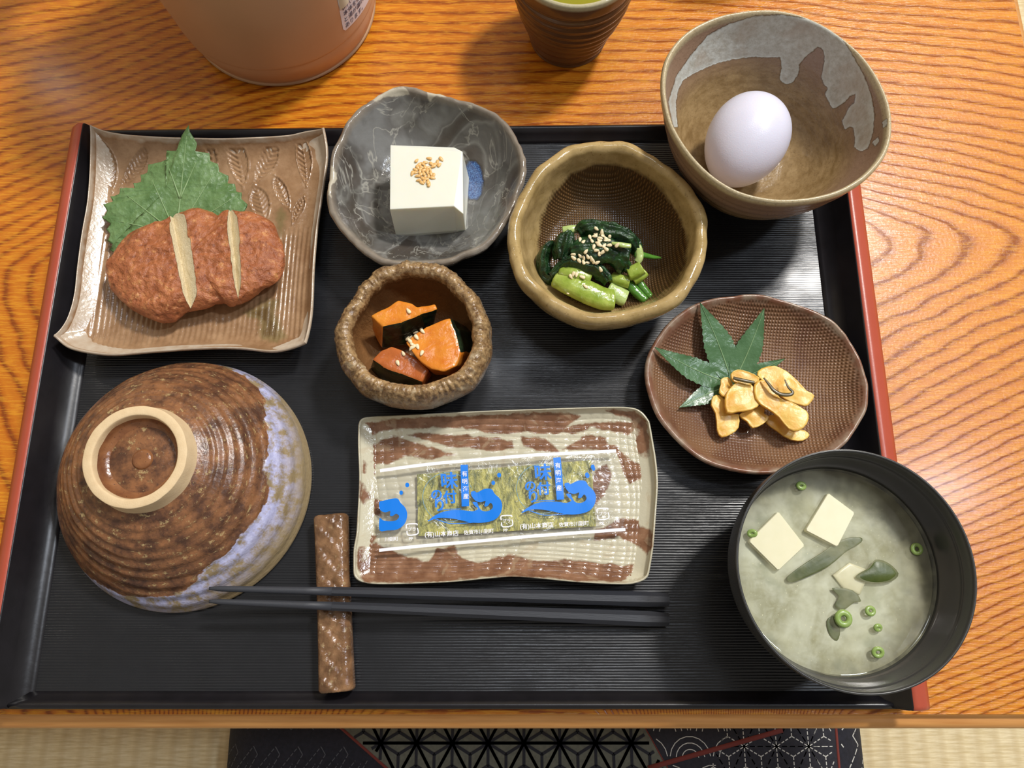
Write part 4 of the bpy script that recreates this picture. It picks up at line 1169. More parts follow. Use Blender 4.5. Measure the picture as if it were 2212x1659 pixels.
leaf_strip('dark leaf hanging over the fat front stalk', [(560, 1010, 3.1, .3), (660, 1020, 3.2, .4), (760, 1060, 3.1, .4), (830, 1120, 2.9, .4), (870, 1180, 2.7, .28)], 17, .14)
leaf_strip('dark leaf along the lower left edge of the greens', [(400, 1130, 2.4, .3), (470, 1060, 2.8, .35), (540, 1010, 3.1, .35), (620, 990, 3.2, .25)], 21, .12)
leaf_strip('dark leaf at the right end of the pile above the cut stems', [(880, 960, 3.2, .4), (960, 1010, 3.1, .5), (1010, 1060, 2.8, .42), (1000, 1110, 2.5, .28)], 25)


# ================================================================= OVAL BROWN DISH WITH PICKLES
D = lambda pts: crop(1380, 620, .2532, pts)
ZD = 2.5
dc, dR = polar(D([(850, 68), (1000, 66), (1150, 90), (1350, 145), (1600, 255), (1750, 385), (1860, 555), (1930, 750), (1955, 880), (1945, 1040), (1870, 1190), (1750, 1340), (1560, 1480), (1350, 1560), (1150, 1592), (950, 1592), (650, 1530), (450, 1425), (280, 1265), (150, 1090), (80, 900), (52, 720), (88, 550), (200, 365), (350, 228), (550, 122)]), ZD - .1)
prof = [(.01, 0, 1.0, 0), (.25, 0, 1.02, 0), (.45, 0, 1.08, 0), (.65, 0, 1.3, 0), (.82, 0, 1.75, 0), (.92, 0, 2.2, 0), (.955, 0, 2.42, 0), (.975, 0, 2.5, 0), (.995, 0, 2.44, 0), (1.0, 0, 2.25, 0), (.95, 0, 1.8, 0), (.8, 0, 1.1, .1), (.6, 0, .65, .3), (.5, 0, ZF, .5), (.01, 0, ZF, 1)]


def d_dish(x, y, z, a, t, r):
    q = .06 * nz(x, y, z, .6) + .03 * nz(x, y, z, 1.8)
    return q * .6, q * (1 if z > 1.4 else .3)


V, Fc = lathe(dc, dR, prof, 240, 7, d_dish); A = np.array(V); U_, V_ = pr(A[:, 0], A[:, 1], A[:, 2])
inn = np.arange(len(V)) < len(V) * .5
wv_in = sd(U_, V_, D([(1000, 110), (1300, 170), (1600, 300), (1750, 460), (1880, 750), (1910, 960), (1800, 1200), (1550, 1430), (1200, 1540), (900, 1530), (550, 1430), (300, 1180), (130, 900), (110, 700), (180, 480), (400, 280), (700, 130)]))


def f_dish(n):
    v = n.co(); wv = weave(n, 38, .1)
    k = n.m('MULTIPLY', n.step(n.add(n.attr('cloth'), n.m('MULTIPLY', n.m('SUBTRACT', n.noise(v, 1.5, 3), .5), 14)), -2, 8), 1)
    c_ = n.mix(n.step(n.noise(v, .5, 3), .4, .6), rgb(102, 68, 50), rgb(126, 92, 66))
    c_ = n.mix(n.m('MULTIPLY', n.step(wv, .2, 2.6), n.m('MULTIPLY', k, .5)), c_, rgb(150, 118, 90))
    rim = n.mix(n.step(n.noise(v, 1.4, 4), .4, .65), rgb(128, 88, 68), rgb(158, 138, 118))
    c_ = n.mix(n.step(n.attr('height'), 2.15, 2.4), c_, rim)
    return {'Base Color': c_, 'Normal': n.bump(n.add(n.m('MULTIPLY', n.m('MULTIPLY', wv, k), .4), n.m('MULTIPLY', n.noise(v, 3, 3), .5)), .03)}


dish = tag(mk('oval_dish', V, Fc, mat('brown_woven_glaze', f_dish, rough=.24), base=dc + (ZF,), attrs={'cloth': np.where(inn, wv_in, -60), 'height': A[:, 2]}), 'shallow oval brown dish with cloth texture, holding maple leaf and yellow pickles', 'dish')


# maple leaf
def f_mleaf(n):
    v = n.co(); c_ = n.mix(n.step(n.noise(v, .8, 3), .35, .65), rgb(66, 100, 62), rgb(88, 122, 84))
    return {'Base Color': n.mix(n.m('MULTIPLY', n.noise(v, 5, 4), .3), c_, rgb(52, 88, 44)), 'Normal': n.bump(n.noise(v, 3.5, 4), .035)}


M_maple = mat('maple_green', f_mleaf, rough=.27)
M_vein = mat('leaf_vein', col=rgb(128, 158, 112), rough=.4)
mroot = thing('maple_leaf', 'green maple leaf with pointed serrated lobes under the yellow pickles', 'leaf', at(1590, 835, 1.3) + (1.3,))
hub = D([(800, 830)])[0]
for (tx, ty, tz, wd, bend) in ((130, 510, 2.75, 92, -50), (520, 128, 2.75, 118, 30), (1072, 175, 2.6, 104, 30), (1255, 608, 2.0, 60, -10), (340, 1030, 1.9, 78, 20)):
    tip = D([(tx, ty)])[0]; NN = 40; Lp = []
    dx, dy = tip[0] - hub[0], tip[1] - hub[1]; L = math.hypot(dx, dy); ux, uy = dx / L, dy / L; px_, py_ = -uy, ux
    rows = []
    for i in range(NN + 1):
        t = i / NN; wv_ = wd * .2532 * (math.sin(PI * min(1, t ** .9 * .98 + .02)) ** .9 * (1 - .55 * t) * 1.25 + .10 * (1 - t)) * (1 if t < .98 else .3)
        ser = 1 + (.16 * (1 - ((t * 14) % 1)) if .2 < t < .95 else 0)
        bz = bend * .2532 * math.sin(PI * t) * .5
        z = 1.35 + (tz - 1.35) * t ** 1.5 + .12 * math.sin(PI * t)
        row = []
        for j in range(9):
            s_ = (j - 4) / 4; off = bz + s_ * wv_ * (ser if abs(s_) > .7 else 1)
            zz = z + .10 * abs(s_) * (1 - t) + .05 * nz(t * 4, s_, tx, 1.2); u, v = hub[0] + ux * L * t + px_ * off, hub[1] + uy * L * t + py_ * off
            row.append(at(u, v, zz) + (zz,))
        rows.append(row)
    V = [p for r in rows for p in r]; nb = len(V); V += [(x, y, z - .03) for x, y, z in V]
    Fc = [(i * 9 + j, i * 9 + j + 1, (i + 1) * 9 + j + 1, (i + 1) * 9 + j) for i in range(NN) for j in range(8)]
    Fc += [tuple(q_ + nb for q_ in f[::-1]) for f in Fc]
    lb = mk('leaf_lobe', V, Fc, M_maple, mroot); fix_normals(lb)
    V, Fc = tube([rows[i][4][:2] + (rows[i][4][2] + .012, .035 * (1 - i / NN) + .008) for i in range(2, NN, 2)], 6, .6); mk('vein', V, Fc, M_vein, lb)

M_pick = mat('yellow_pickle', lambda n: {'Base Color': n.mix(n.step(n.noise(n.co(), 1.3, 4), .35, .65), rgb(222, 168, 70), rgb(240, 198, 106)), 'Normal': n.bump(n.noise(n.co(), 2.2, 4), .05)}, rough=.36, Subsurface_Weight=.3, Subsurface_Radius=(.01, .006, .002), Subsurface_Scale=.3)
pk_ = [('yellow pickle slice at the far right end of the pickle heap', [(1010, 750), (1050, 690), (1160, 668), (1260, 720), (1350, 800), (1430, 890), (1495, 930), (1460, 995), (1410, 1020), (1300, 980), (1200, 930), (1110, 850)], 2.25, .28),
       ('yellow pickle slice curling at the front left of the heap', [(630, 935), (690, 922), (740, 970), (760, 1070), (850, 1090), (852, 1200), (790, 1255), (710, 1282), (668, 1220), (650, 1080), (612, 1010)], 1.95, .22),
       ('yellow pickle slice with upturned edge at the front right of the heap', [(1085, 1160), (1110, 1095), (1200, 1110), (1300, 1190), (1420, 1225), (1462, 1262), (1400, 1312), (1300, 1305), (1180, 1235)], 1.75, .12),
       ('small pale pickle piece at the front centre of the heap', [(855, 1090), (950, 1035), (1070, 1015), (1065, 1080), (1112, 1110), (1060, 1170), (970, 1205), (920, 1150)], 2.0, .18),
       ('folded pickle slice at the back of the heap under a kelp strip', [(785, 740), (840, 705), (930, 725), (1030, 775), (1000, 815), (900, 832), (810, 805)], 2.45, .12),
       ('small yellow pickle slice at the upper left of the heap', [(702, 785), (760, 765), (805, 820), (790, 900), (745, 942), (685, 900), (700, 830)], 2.2, .15),
       ('broad yellow pickle slice in the centre of the heap', [(790, 850), (850, 810), (960, 830), (1010, 900), (1042, 990), (960, 1050), (840, 1068), (748, 1075), (732, 960), (755, 895)], 2.5, .22),
       ('long yellow pickle slice on top, running to the lower right', [(985, 830), (1060, 790), (1130, 850), (1200, 940), (1300, 980), (1400, 1040), (1447, 1090), (1430, 1170), (1360, 1232), (1285, 1215), (1200, 1110), (1080, 1030), (995, 950)], 2.65, .25)]
pick_objs = []
for i, (lab, pts, z, dome) in enumerate(pk_):
    V, Fc = pad([(u, v, z) for u, v in D(pts)], .13, dome * .45, 12, .16, 2, True, i * 11 + 3, 1.1, lambda x, y, f: .07 * f ** 3 * nz(x, y, i * 3.1, 3.2) + .06 * f ** 6, .5)
    o = mk('pickle_slice', V, Fc, M_pick); fix_normals(o); pick_objs.append(o); tag(o, lab, 'pickle')
M_kelp = mat('kelp_strip', col=rgb(84, 70, 34), rough=.3)
for lab, pts in (('short brown kelp strip at the back left of the pickles', [(805, 775, 2.72, .09), (860, 790, 2.76, .10), (930, 805, 2.78, .10), (985, 815, 2.8, .09)]),
                 ('hooked brown kelp strip on the right of the pickles', [(1065, 775, 2.95, .04), (1110, 830, 3.0, .08), (1150, 880, 3.05, .10), (1210, 915, 3.05, .11), (1290, 918, 3.0, .10), (1312, 895, 3.0, .08), (1275, 855, 2.95, .06), (1245, 790, 2.9, .03)])):
    P = cat(D(pts), 5, False); V, Fc = tube([at(u, v, z) + (z, r) for u, v, z, r in P], 8, .45); tag(mk('kelp_strip', V, Fc, M_kelp), lab, 'seaweed')
V, Fc = pad([(u, v, 1.12) for u, v in D([(690, 1240), (760, 1200), (860, 1170), (950, 1200), (940, 1260), (860, 1285), (760, 1285), (725, 1330), (705, 1290)])], .05, .05, 5)
tag(mk('pickle_juice', V, Fc, mat_layer('pickle_juice', lambda n: (.25, rgb(96, 60, 30), None), .03)), 'small brown puddle of juice at the front of the pickle heap', 'juice')


# ================================================================= RECTANGULAR MOTTLED PLATE AND SEAWEED PACK
Rr = lambda pts: crop(750, 870, .3119, pts)
nT = Rr([(86, 160), (105, 118), (170, 100), (400, 88), (900, 62), (1400, 44), (1750, 32), (1950, 36), (2030, 66), (2085, 130)])
nB = Rr([(52, 1130), (62, 1200), (130, 1240), (300, 1250), (700, 1236), (1000, 1208), (1200, 1200), (1600, 1236), (1900, 1250), (2010, 1235), (2070, 1200), (2088, 1140)])
nL = Rr([(86, 160), (84, 300), (92, 520), (80, 760), (72, 900), (54, 1010), (52, 1130)])
nR = Rr([(2085, 130), (2108, 260), (2130, 400), (2142, 560), (2130, 760), (2112, 980), (2098, 1080), (2088, 1140)])
ZN = 1.9
brown = [Rr(p) for p in ([(125, 140), (400, 98), (700, 92), (1100, 76), (1500, 66), (1615, 92), (1560, 140), (1500, 190), (1440, 215), (1250, 205), (1000, 215), (900, 185), (700, 172), (420, 180), (280, 185), (155, 238)],
                         [(410, 222), (560, 212), (800, 225), (1030, 240), (1150, 262), (1155, 315), (1000, 340), (850, 318), (700, 300), (560, 262)],
                         [(120, 320), (240, 255), (320, 232), (440, 262), (560, 300), (745, 362), (600, 392), (400, 368), (300, 420), (200, 432), (200, 505), (110, 490)],
                         [(1200, 232), (1380, 245), (1440, 300), (1465, 345), (1300, 320), (1220, 290)],
                         [(1490, 325), (1600, 255), (1700, 222), (1790, 242), (1805, 285), (1860, 300), (1910, 350), (1960, 400), (2040, 430), (2050, 520), (1960, 560), (1915, 480), (1860, 350), (1700, 320)],
                         [(1790, 55), (1990, 55), (2070, 120), (2100, 250), (2085, 420), (2055, 450), (2040, 330), (2030, 200), (1950, 110)],
                         [(1480, 200), (1560, 150), (1700, 130), (1850, 130), (1980, 138), (1992, 180), (1940, 222), (1850, 200), (1700, 172), (1560, 218)],
                         [(75, 1000), (200, 968), (400, 1060), (560, 1100), (620, 1010), (740, 990), (760, 1060), (900, 1110), (1000, 1080), (1130, 1048), (1300, 1090), (1600, 1092), (1900, 1125), (1985, 1120), (1975, 1200), (1900, 1240), (1600, 1235), (1200, 1200), (1000, 1205), (700, 1235), (300, 1250), (120, 1240), (70, 1150)],
                         [(1900, 800), (2020, 818), (2120, 880), (2112, 1000), (2060, 1065), (2000, 990), (1880, 932), (1700, 962), (1725, 880)],
                         [(90, 540), (150, 650), (240, 680), (232, 780), (150, 760), (90, 660)], [(110, 940), (140, 905), (210, 920), (180, 975), (100, 980)], [(1720, 470), (1800, 420), (1830, 500), (1790, 640), (1720, 700), (1690, 600)])]


def z_np(x, y, a, b):
    e = min(a * 16, (1 - a) * 16, b * 9.2, (1 - b) * 9.2)
    lift = .75 * math.exp(-e / .38)
    gx = a * 31 + .35 * math.sin(b * 7) + .5 * nz(x, y, 1, .4); gy = b * 29 + .5 * math.sin(a * 5) + .5 * nz(x, y, 5, .4)
    cell = (abs(math.sin(PI * gx)) ** .35) * (abs(math.sin(PI * gy)) ** .4)
    k = max(0, min(1, (e - .12) / .15))
    return 1.12 + lift + .05 * nz(x, y, 0, .4) + k * (cell * .065 - .04)


def f_np(n):
    v = n.co(); b_ = n.add(n.attr('brown'), n.m('MULTIPLY', n.m('SUBTRACT', n.noise(v, 1.4, 4, .6), .5), 20))
    cr = n.mix(n.noise(v, 1.2, 4), rgb(206, 198, 172), rgb(190, 186, 164)); br = n.mix(n.step(n.noise(v, 1.6, 4), .35, .65), rgb(116, 80, 58), rgb(146, 108, 82))
    c_ = n.mix(n.step(b_, -2, 2), cr, br)
    c_ = n.mix(n.m('MULTIPLY', n.step(n.noise(v, .9, 4, .6, 1), .58, .64), .35), c_, rgb(180, 160, 130))
    return {'Base Color': c_, 'Normal': n.bump(n.noise(v, 6, 3), .012)}


npl = thing('rectangular_plate', 'rectangular cream and brown mottled plate with net imprint, under the seaweed pack', 'plate', at(1090, 1075, ZF) + (ZF,))
plate('plate_body', (nT, nB, nL, nR), ZN, 330, 250, z_np, .4, mat('cream_brown_marbled_glaze', f_np, rough=.15), npl, {'brown': b_att(brown)})

# ---- packet
ZPK = 1.62


def zfilm(x, y): return ZPK + .05 * math.sin(x * 1.1 + 1) + .03 * nz(x, y, 2, 1.1)


pack = thing('seaweed_packet', 'clear plastic packet of seasoned seaweed with blue wave print on the mottled plate', 'packet', at(1090, 1080, 1.3) + (1.3,))
fq = [at(*p, ZPK) for p in Rr([(228, 470), (1860, 325), (1925, 905), (225, 1022)])]   # TL TR BR BL


def fpos(a, b, dz=0):
    x = (1 - a) * (1 - b) * fq[0][0] + a * (1 - b) * fq[1][0] + a * b * fq[2][0] + (1 - a) * b * fq[3][0]
    y = (1 - a) * (1 - b) * fq[0][1] + a * (1 - b) * fq[1][1] + a * b * fq[2][1] + (1 - a) * b * fq[3][1]
    return (x, y, zfilm(x, y) + dz)


def film_mat(n):
    v = n.co(); wr = n.noise(n.co(1, .6, 1, .3), 1.1, 4, .6, 1.2)
    return (.045, rgb(225, 228, 235), n.bump(wr, .05))


M_film = mat_layer('clear_film', film_mat, .03, .07)
V, Fc = grid(lambda a, b: fpos(a + (.006 * math.sin(b * 40) if a in (0, 1) else 0), b, .05), 90, 34)
mk('film', V, Fc, M_film, pack)['label'] = 'clear crinkled film'
nq = [at(*p, 1.35) for p in Rr([(484, 497), (1688, 398), (1722, 856), (492, 925)])]
M_nori = mat('seaweed_sheet', lambda n: {'Base Color': n.mix(n.step(n.noise(n.co(1.6, .7, 1), 2.2, 5, .7, .8), .36, .62), rgb(78, 88, 28), rgb(196, 188, 92)), 'Normal': n.bump(n.noise(n.co(1.5, .7, 1), 3, 5, .7), .06)}, rough=.3)


def nfn(a, b, z=0):
    x = (1 - a) * (1 - b) * nq[0][0] + a * (1 - b) * nq[1][0] + a * b * nq[2][0] + (1 - a) * b * nq[3][0]
    y = (1 - a) * (1 - b) * nq[0][1] + a * (1 - b) * nq[1][1] + a * b * nq[2][1] + (1 - a) * b * nq[3][1]
    return (x + .03 * nz(y, a * 3, 1, 2), y + .03 * nz(x, b * 3, 1, 2), 1.33 + z + .02 * nz(x, y, 0, 1.5))


for k, (a0, a1) in enumerate(((0, .515), (.505, 1))):
    T_ = grid(lambda a, b: nfn(a0 + (a1 - a0) * a, b, .06 + .02 * k), 24, 14); B_ = grid(lambda a, b: nfn(a0 + (a1 - a0) * a, b, .0), 24, 14)
    V, Fc = merge([T_, (B_[0], [f[::-1] for f in B_[1]])]); mk('seaweed_sheet', V, Fc, M_nori, pack)
    # edge
M_ink = mat('blue_ink', col=rgb(0, 122, 228), rough=.35)
M_wh = mat('white_ink', col=rgb(240, 240, 246), rough=.4)
M_lb = mat('pale_blue_ink', col=rgb(110, 150, 170), rough=.4)


def cpx(x, y):   # crop pixel -> film coordinates via pixel
    (u, v), = Rr([(x, y)]); return at(u, v, ZPK)


def flat(name, poly, m_, dz=.075, k=3, parent=None):
    P = cat(poly, k) if k > 1 else poly
    me = bpy.data.meshes.new('t'); bm = bmesh.new(); vs = []
    for x, y in P:
        X, Y = cpx(x, y); vs.append(bm.verts.new((X, Y, 0)))
    bm.faces.new(vs); bmesh.ops.triangulate(bm, faces=bm.faces); bm.verts.index_update()
    V = [(v.co.x, v.co.y, zfilm(v.co.x, v.co.y) + dz) for v in bm.verts]; Fc = [tuple(v.index for v in f.verts) for f in bm.faces]; bm.free()
    if Fc:
        nrm = (Vector(V[Fc[0][1]]) - Vector(V[Fc[0][0]])).cross(Vector(V[Fc[0][2]]) - Vector(V[Fc[0][0]]))
        if nrm.z < 0: Fc = [f[::-1] for f in Fc]
    return mk(name, V, Fc, m_, parent or pack, smooth=False)


def quad_strip(name, pts, wd, m_, dz=.075):
    """line of constant width through crop points, following the film"""
    P = cat(pts, 6, False) if len(pts) > 2 else [(pts[0][0] + (pts[1][0] - pts[0][0]) * t, pts[0][1] + (pts[1][1] - pts[0][1]) * t) for t in np.linspace(0, 1, 40)]
    V = []
    for i, (x, y) in enumerate(P):
        a, b = P[max(i - 1, 0)], P[min(i + 1, len(P) - 1)]; L = math.hypot(b[0] - a[0], b[1] - a[1]) or 1; nx, ny = -(b[1] - a[1]) / L, (b[0] - a[0]) / L
        w_ = wd * (1 if not isinstance(wd, tuple) else 1) if not callable(wd) else wd(i / (len(P) - 1))
        for s_ in (-.5, .5):
            X, Y = cpx(x + nx * w_ * s_, y + ny * w_ * s_); V.append((X, Y, zfilm(X, Y) + dz))
    Fc = [(2 * i, 2 * i + 1, 2 * i + 3, 2 * i + 2) for i in range(len(P) - 1)]
    return mk(name, V, Fc, m_, pack, smooth=False)


quad_strip('seal_band', [(228, 472), (600, 424), (1000, 388), (1400, 358), (1860, 336)], 22, M_wh)['label'] = 'white printed band along the back edge'
quad_strip('seal_band', [(222, 1022), (600, 985), (1000, 950), (1400, 915), (1925, 878)], 22, M_wh)['label'] = 'white printed band along the front edge'


def text_geo(s):
    cu = bpy.data.curves.new('t', 'FONT'); cu.body = s; cu.size = 1; cu.resolution_u = 3; cu.offset = .012
    o = bpy.data.objects.new('t', cu); C.objects.link(o); dg = bpy.context.evaluated_depsgraph_get(); dg.update()
    me = bpy.data.meshes.new_from_object(o.evaluated_get(dg)); V = [tuple(v.co) for v in me.vertices]; Fc = [tuple(p.vertices) for p in me.polygons]
    bpy.data.objects.remove(o); bpy.data.curves.remove(cu); bpy.data.meshes.remove(me)
    if V:
        mx = min(v[0] for v in V); my = min(v[1] for v in V); wx = max(v[0] for v in V) - mx
        V = [(v[0] - mx, v[1] - my, 0) for v in V]
    return V, Fc


def film_text(s, x, y, dx, dy, size, m_, vertical=False, stretch=1, dz=.08, parent=None, name='lettering'):
    """text with its lower left corner at crop (x, y), running along (dx, dy)"""
    L = math.hypot(dx, dy); dx, dy = dx / L, dy / L
    V, Fc = text_geo(s)
    V2 = []
    for a, b, _ in V:
        u = x + dx * a * size * stretch + dy * b * size; v = y + dy * a * size * stretch - dx * b * size
        X, Y = cpx(u, v); V2.append((X, Y, zfilm(X, Y) + dz))
    return mk(name, V2, Fc, m_, parent or pack, smooth=False)


wave1 = [(572, 808), (640, 765), (720, 744), (800, 744), (870, 752), (905, 735), (885, 715), (868, 690), (900, 690), (905, 705), (930, 745), (970, 752), (1003, 735), (1008, 712), (992, 694), (972, 716), (950, 716), (958, 680), (925, 690), (890, 680), (862, 645), (858, 618), (884, 612), (900, 622), (950, 598), (1000, 600), (1022, 632), (1060, 670), (1074, 720), (1055, 780), (1010, 816), (930, 832), (850, 828), (760, 808), (680, 798), (620, 800)]
for k, (ox, oy) in enumerate(((0, 0), (648, -58))):
    bd = [(785, 430), (836, 428), (846, 718), (792, 722)] if k == 0 else [(1424, 380), (1480, 375), (1504, 672), (1450, 676)]
    quad_strip('name_band', [((bd[0][0] + bd[1][0]) / 2, bd[0][1]), ((bd[2][0] + bd[3][0]) / 2, bd[2][1])], 52, M_ink, .072)
    x0, y0 = ((795, 512) if k == 0 else (1440, 455))
    for i, ch in enumerate('有明海産'):
        film_text(ch, x0 + i * 3.2, y0 + i * 52, 1, -.05, 40, M_wh, dz=.085)
    flat('wave_emblem', [(x + ox, y + oy) for x, y in wave1], M_ink)
    for a, b, w_ in (([(600, 800), (700, 835), (800, 835), (880, 828)], 0, 5), ([(560, 820), (640, 790), (740, 775), (860, 782)], 0, 8), ([(640, 745), (700, 738), (790, 735)], 0, 5)):
        quad_strip('wave_line', [(x + ox, y + oy) for x, y in a], w_, M_ink)
    quad_strip('ring_line', [(700 + ox + 175 * math.cos(t), 655 + oy + 170 * math.sin(t)) for t in np.linspace(.6, 5.9, 22)], 4, M_lb, .07)
    for cx, cy, r_ in ((1052, 503, 14), (1012, 556, 13)):
        flat('droplet', [(cx + ox + r_ * math.cos(t), cy + oy + r_ * 1.2 * math.sin(t)) for t in np.linspace(0, 2 * PI, 11)[:-1]], M_ink, k=1)
    for ch, x, y, sz in (('味', 655, 600, 122), ('付', 668, 700, 96), ('の', 585, 672, 84), ('り', 612, 752, 96)):
        for dd in (0, 3.5): film_text(ch, x + ox + dd, y + oy + dd * .6, 1, -.08, sz, M_ink)
    film_text('(有)山本商店', (540 if k == 0 else 1198), (940 if k == 0 else 884), 1, -.055, 42, M_wh, dz=.085)
    film_text('佐賀市川副町', (808 if k == 0 else 1466), (916 if k == 0 else 862), 1, -.06, 35, M_wh, dz=.085)
w3 = [(x - 655, y + 65) for x, y in wave1]; w3 = [(max(x, 226), y) for x, y in w3[8:34]]
flat('wave_emblem', [(226, 800), (250, 815), (290, 822), (335, 818), (358, 800), (360, 782), (340, 770), (318, 785), (298, 782), (300, 752), (270, 760), (245, 755), (226, 735), (224, 688), (250, 680), (300, 668), (350, 665), (372, 695), (405, 730), (418, 780), (400, 840), (350, 878), (280, 885), (226, 885)], M_ink)
for cx, cy, r_ in ((418, 572, 14), (376, 625, 13), (1706, 458, 12), (1664, 506, 14)):
    flat('droplet', [(cx + r_ * math.cos(t), cy + r_ * 1.2 * math.sin(t)) for t in np.linspace(0, 2 * PI, 11)[:-1]], M_ink, k=1)
film_text('川副町', 262, 962, 1, -.06, 32, M_wh)
film_text('(有', 1850, 838, 1, -.06, 30, M_wh)
for cx, cy in ((450, 880), (1103, 822), (1768, 772)):
    s_ = 36
    quad_strip('recycling_mark', [(cx - s_, cy - 8), (cx - s_ + 2, cy - s_), (cx + s_ - 6, cy - s_ - 4), (cx + s_, cy - s_ + 6)], 8, M_wh)
    quad_strip('recycling_mark', [(cx + s_ + 2, cy - 12), (cx + s_ + 4, cy + s_ - 8), (cx - s_ + 12, cy + s_ + 2), (cx - s_ + 2, cy + 8)], 8, M_wh)
    film_text('プラ', cx - 25, cy + 12, 1, -.06, 30, M_wh)
    film_text('PP', cx - 20, cy + 74, 1, -.03, 30, M_wh)


# ================================================================= CHOPSTICK REST AND CHOPSTICKS
def f_rest(n):
    v = n.co(1, 1, 1, .75); st_ = n.noise(n.co(1, 1, 1), 3, 4, .6)
    c_ = n.mix(n.step(n.noise(n.co(), 1.3, 4), .35, .65), rgb(96, 68, 46), rgb(144, 108, 76)); c_ = n.mix(n.step(st_, .6, .75), c_, rgb(172, 150, 112))
    return {'Base Color': c_, 'Normal': n.bump(n.add(n.noise(n.co(1.5, 1.5, 1), 3, 4), 0), .05)}


a0 = at(714, 1112, 1.3); a1 = at(727, 1494, 1.3); rx, ry = (a0[0] + a1[0]) / 2, (a0[1] + a1[1]) / 2
ang_ = math.atan2(a1[0] - a0[0], a0[1] - a1[1]); LR = math.hypot(a0[0] - a1[0], a0[1] - a1[1])
R = []
NL = 120; NS = 48
for i in range(NL + 1):
    t = i / NL; yy = LR / 2 - LR * t; sc_ = 1 if 1 < i < NL - 1 else (.97 if i in (1, NL - 1) else .9)
    ring = []
    for j in range(NS):
        a = 2 * PI * j / NS; ca, sa = math.cos(a), math.sin(a); q = 1 / (abs(ca) ** 3 + abs(sa) ** 3) ** (1 / 3)
        hw = .88 * (1 - .05 * math.sin(PI * t)); x = ca * q * hw * sc_; z = sa * q * .62 * sc_
        if sa > .2:   # carved slanting leaves on the top
            s_ = (x * 1.0 + yy) * 1.0 + .25 * math.sin(yy * 1.3); gcell = ((s_ / .98) % 1.0)
            k = math.exp(-((x + .08) / .5) ** 4)
            z += k * (.17 * (gcell - .5) + .055 * math.sin(x * 15 - yy * 8) + .05 * nz(x, yy, 0, 3)) - .07 * k
        ring.append((rx + x * math.cos(ang_) - yy * -math.sin(ang_) * -1 * 0 + (-yy) * math.sin(ang_), ry + yy * math.cos(ang_) + x * math.sin(ang_), ZF + .64 + z))
    R.append(ring)
V, Fc = rings(R); rest = fix_normals(mk('chopstick_rest', V, Fc, mat('carved_brown_glaze', f_rest, rough=.09)))
tag(rest, 'long brown glazed chopstick rest with slanting carved leaves', 'chopstick rest')

M_chop = mat('matt_black_lacquer', lambda n: {'Base Color': rgb(44, 46, 52), 'Normal': n.bump(n.noise(n.co(.6, 6, 6), 3, 2), .004)}, rough=.42)
M_tip = mat('ribbed_black_tip', lambda n: {'Base Color': rgb(52, 54, 60), 'Normal': n.bump(n.noise(n.co(1, 6, 6), 5, 2), .006)}, rough=.55)
for lab, (tu, tv), (eu, ev) in (('black chopstick lying farther back, across the brown chopstick rest', (452, 1271), (1443, 1295)), ('black chopstick nearest the front of the tray, across the brown rest', (452, 1299), (1443, 1338))):
    z0, z1 = 2.78, .92
    p0 = at(tu, tv, z0) + (z0,); p1 = at(eu, ev, z1) + (z1,)
    root = thing('chopstick', lab, 'chopstick', ((p0[0] + p1[0]) / 2, (p0[1] + p1[1]) / 2, ZF), 'pair of black chopsticks')
    P = lambda t: tuple(p0[m_] + (p1[m_] - p0[m_]) * t for m_ in range(3))
    rd = lambda t: .12 + .26 * t ** .8
    V, Fc = tube([P(t) + (rd(t) * (1 if t > .004 else .6),) for t in (0, .004, .02, .05, .1, .15, .2, .26)], 8, 1.0, True, 4); mk('tip', V, Fc, M_tip, root)['label'] = 'duller textured eating end'
    V, Fc = tube([P(t) + (rd(t) * (1.02 if t < .997 else .85),) for t in (.26, .262, .4, .6, .8, .95, .997, 1)], 8, 1.0, True, 4); mk('shaft', V, Fc, M_chop, root, smooth=False)


# ================================================================= COPPER KETTLE (upper left)
kx, ky = -14.8, 36.6
kett = thing('thermal_kettle', 'matt copper coloured kettle standing on the table behind the tray', 'kettle', (kx, ky, 0))
M_cop = mat('copper_paint', lambda n: {'Base Color': n.mix(n.noise(n.co(), .3, 2), rgb(202, 162, 128), rgb(192, 152, 116)), 'Normal': n.bump(n.noise(n.co(), 30, 2), .002)}, rough=.42, Metallic=.1)
M_dkp = mat('dark_plastic', col=rgb(40, 34, 32), rough=.5)
one = lambda a: 1
V, Fc = lathe((kx, ky), one, [(0, .02, .15, 1), (0, 5.5, .15, 1), (0, 5.85, .3, 1), (0, 6.1, .9, 1), (0, 6.26, 1.5, 1), (0, 6.3, 2.02, 1), (0, 6.28, 2.07, 1), (0, 6.1, 2.08, 1)], 160, 4); mk('base_band', V[:-1], [f for f in Fc if max(f) < len(V) - 1], M_cop, kett)
V, Fc = lathe((kx, ky), one, [(0, 6.1, 2.1, 1), (0, 6.28, 2.12, 1), (0, 6.36, 2.2, 1), (0, 6.42, 3, 1), (0, 6.62, 6, 1), (0, 6.7, 9, 1), (0, 6.6, 13, 1), (0, 6.2, 16, 1), (0, 5.2, 18, 1), (0, 3.8, 18.8, 1)], 160, 5); mk('kettle_body', V, Fc, M_cop, kett)
V, Fc = lathe((kx, ky), one, [(0, 5.3, 0, 1), (0, 5.4, .1, 1), (0, 5.3, .25, 1)], 80, 3); mk('foot', V, Fc, M_dkp, kett)
V, Fc = lathe((kx, ky), one, [(0, 3.8, 18.8, 1), (0, 3.9, 19.4, 1), (0, 3.2, 20.2, 1), (0, 1.2, 20.6, 1), (0, 1.0, 21.4, 1), (0, .02, 21.6, 1)], 80, 4); mk('lid', V, Fc, M_dkp, kett)
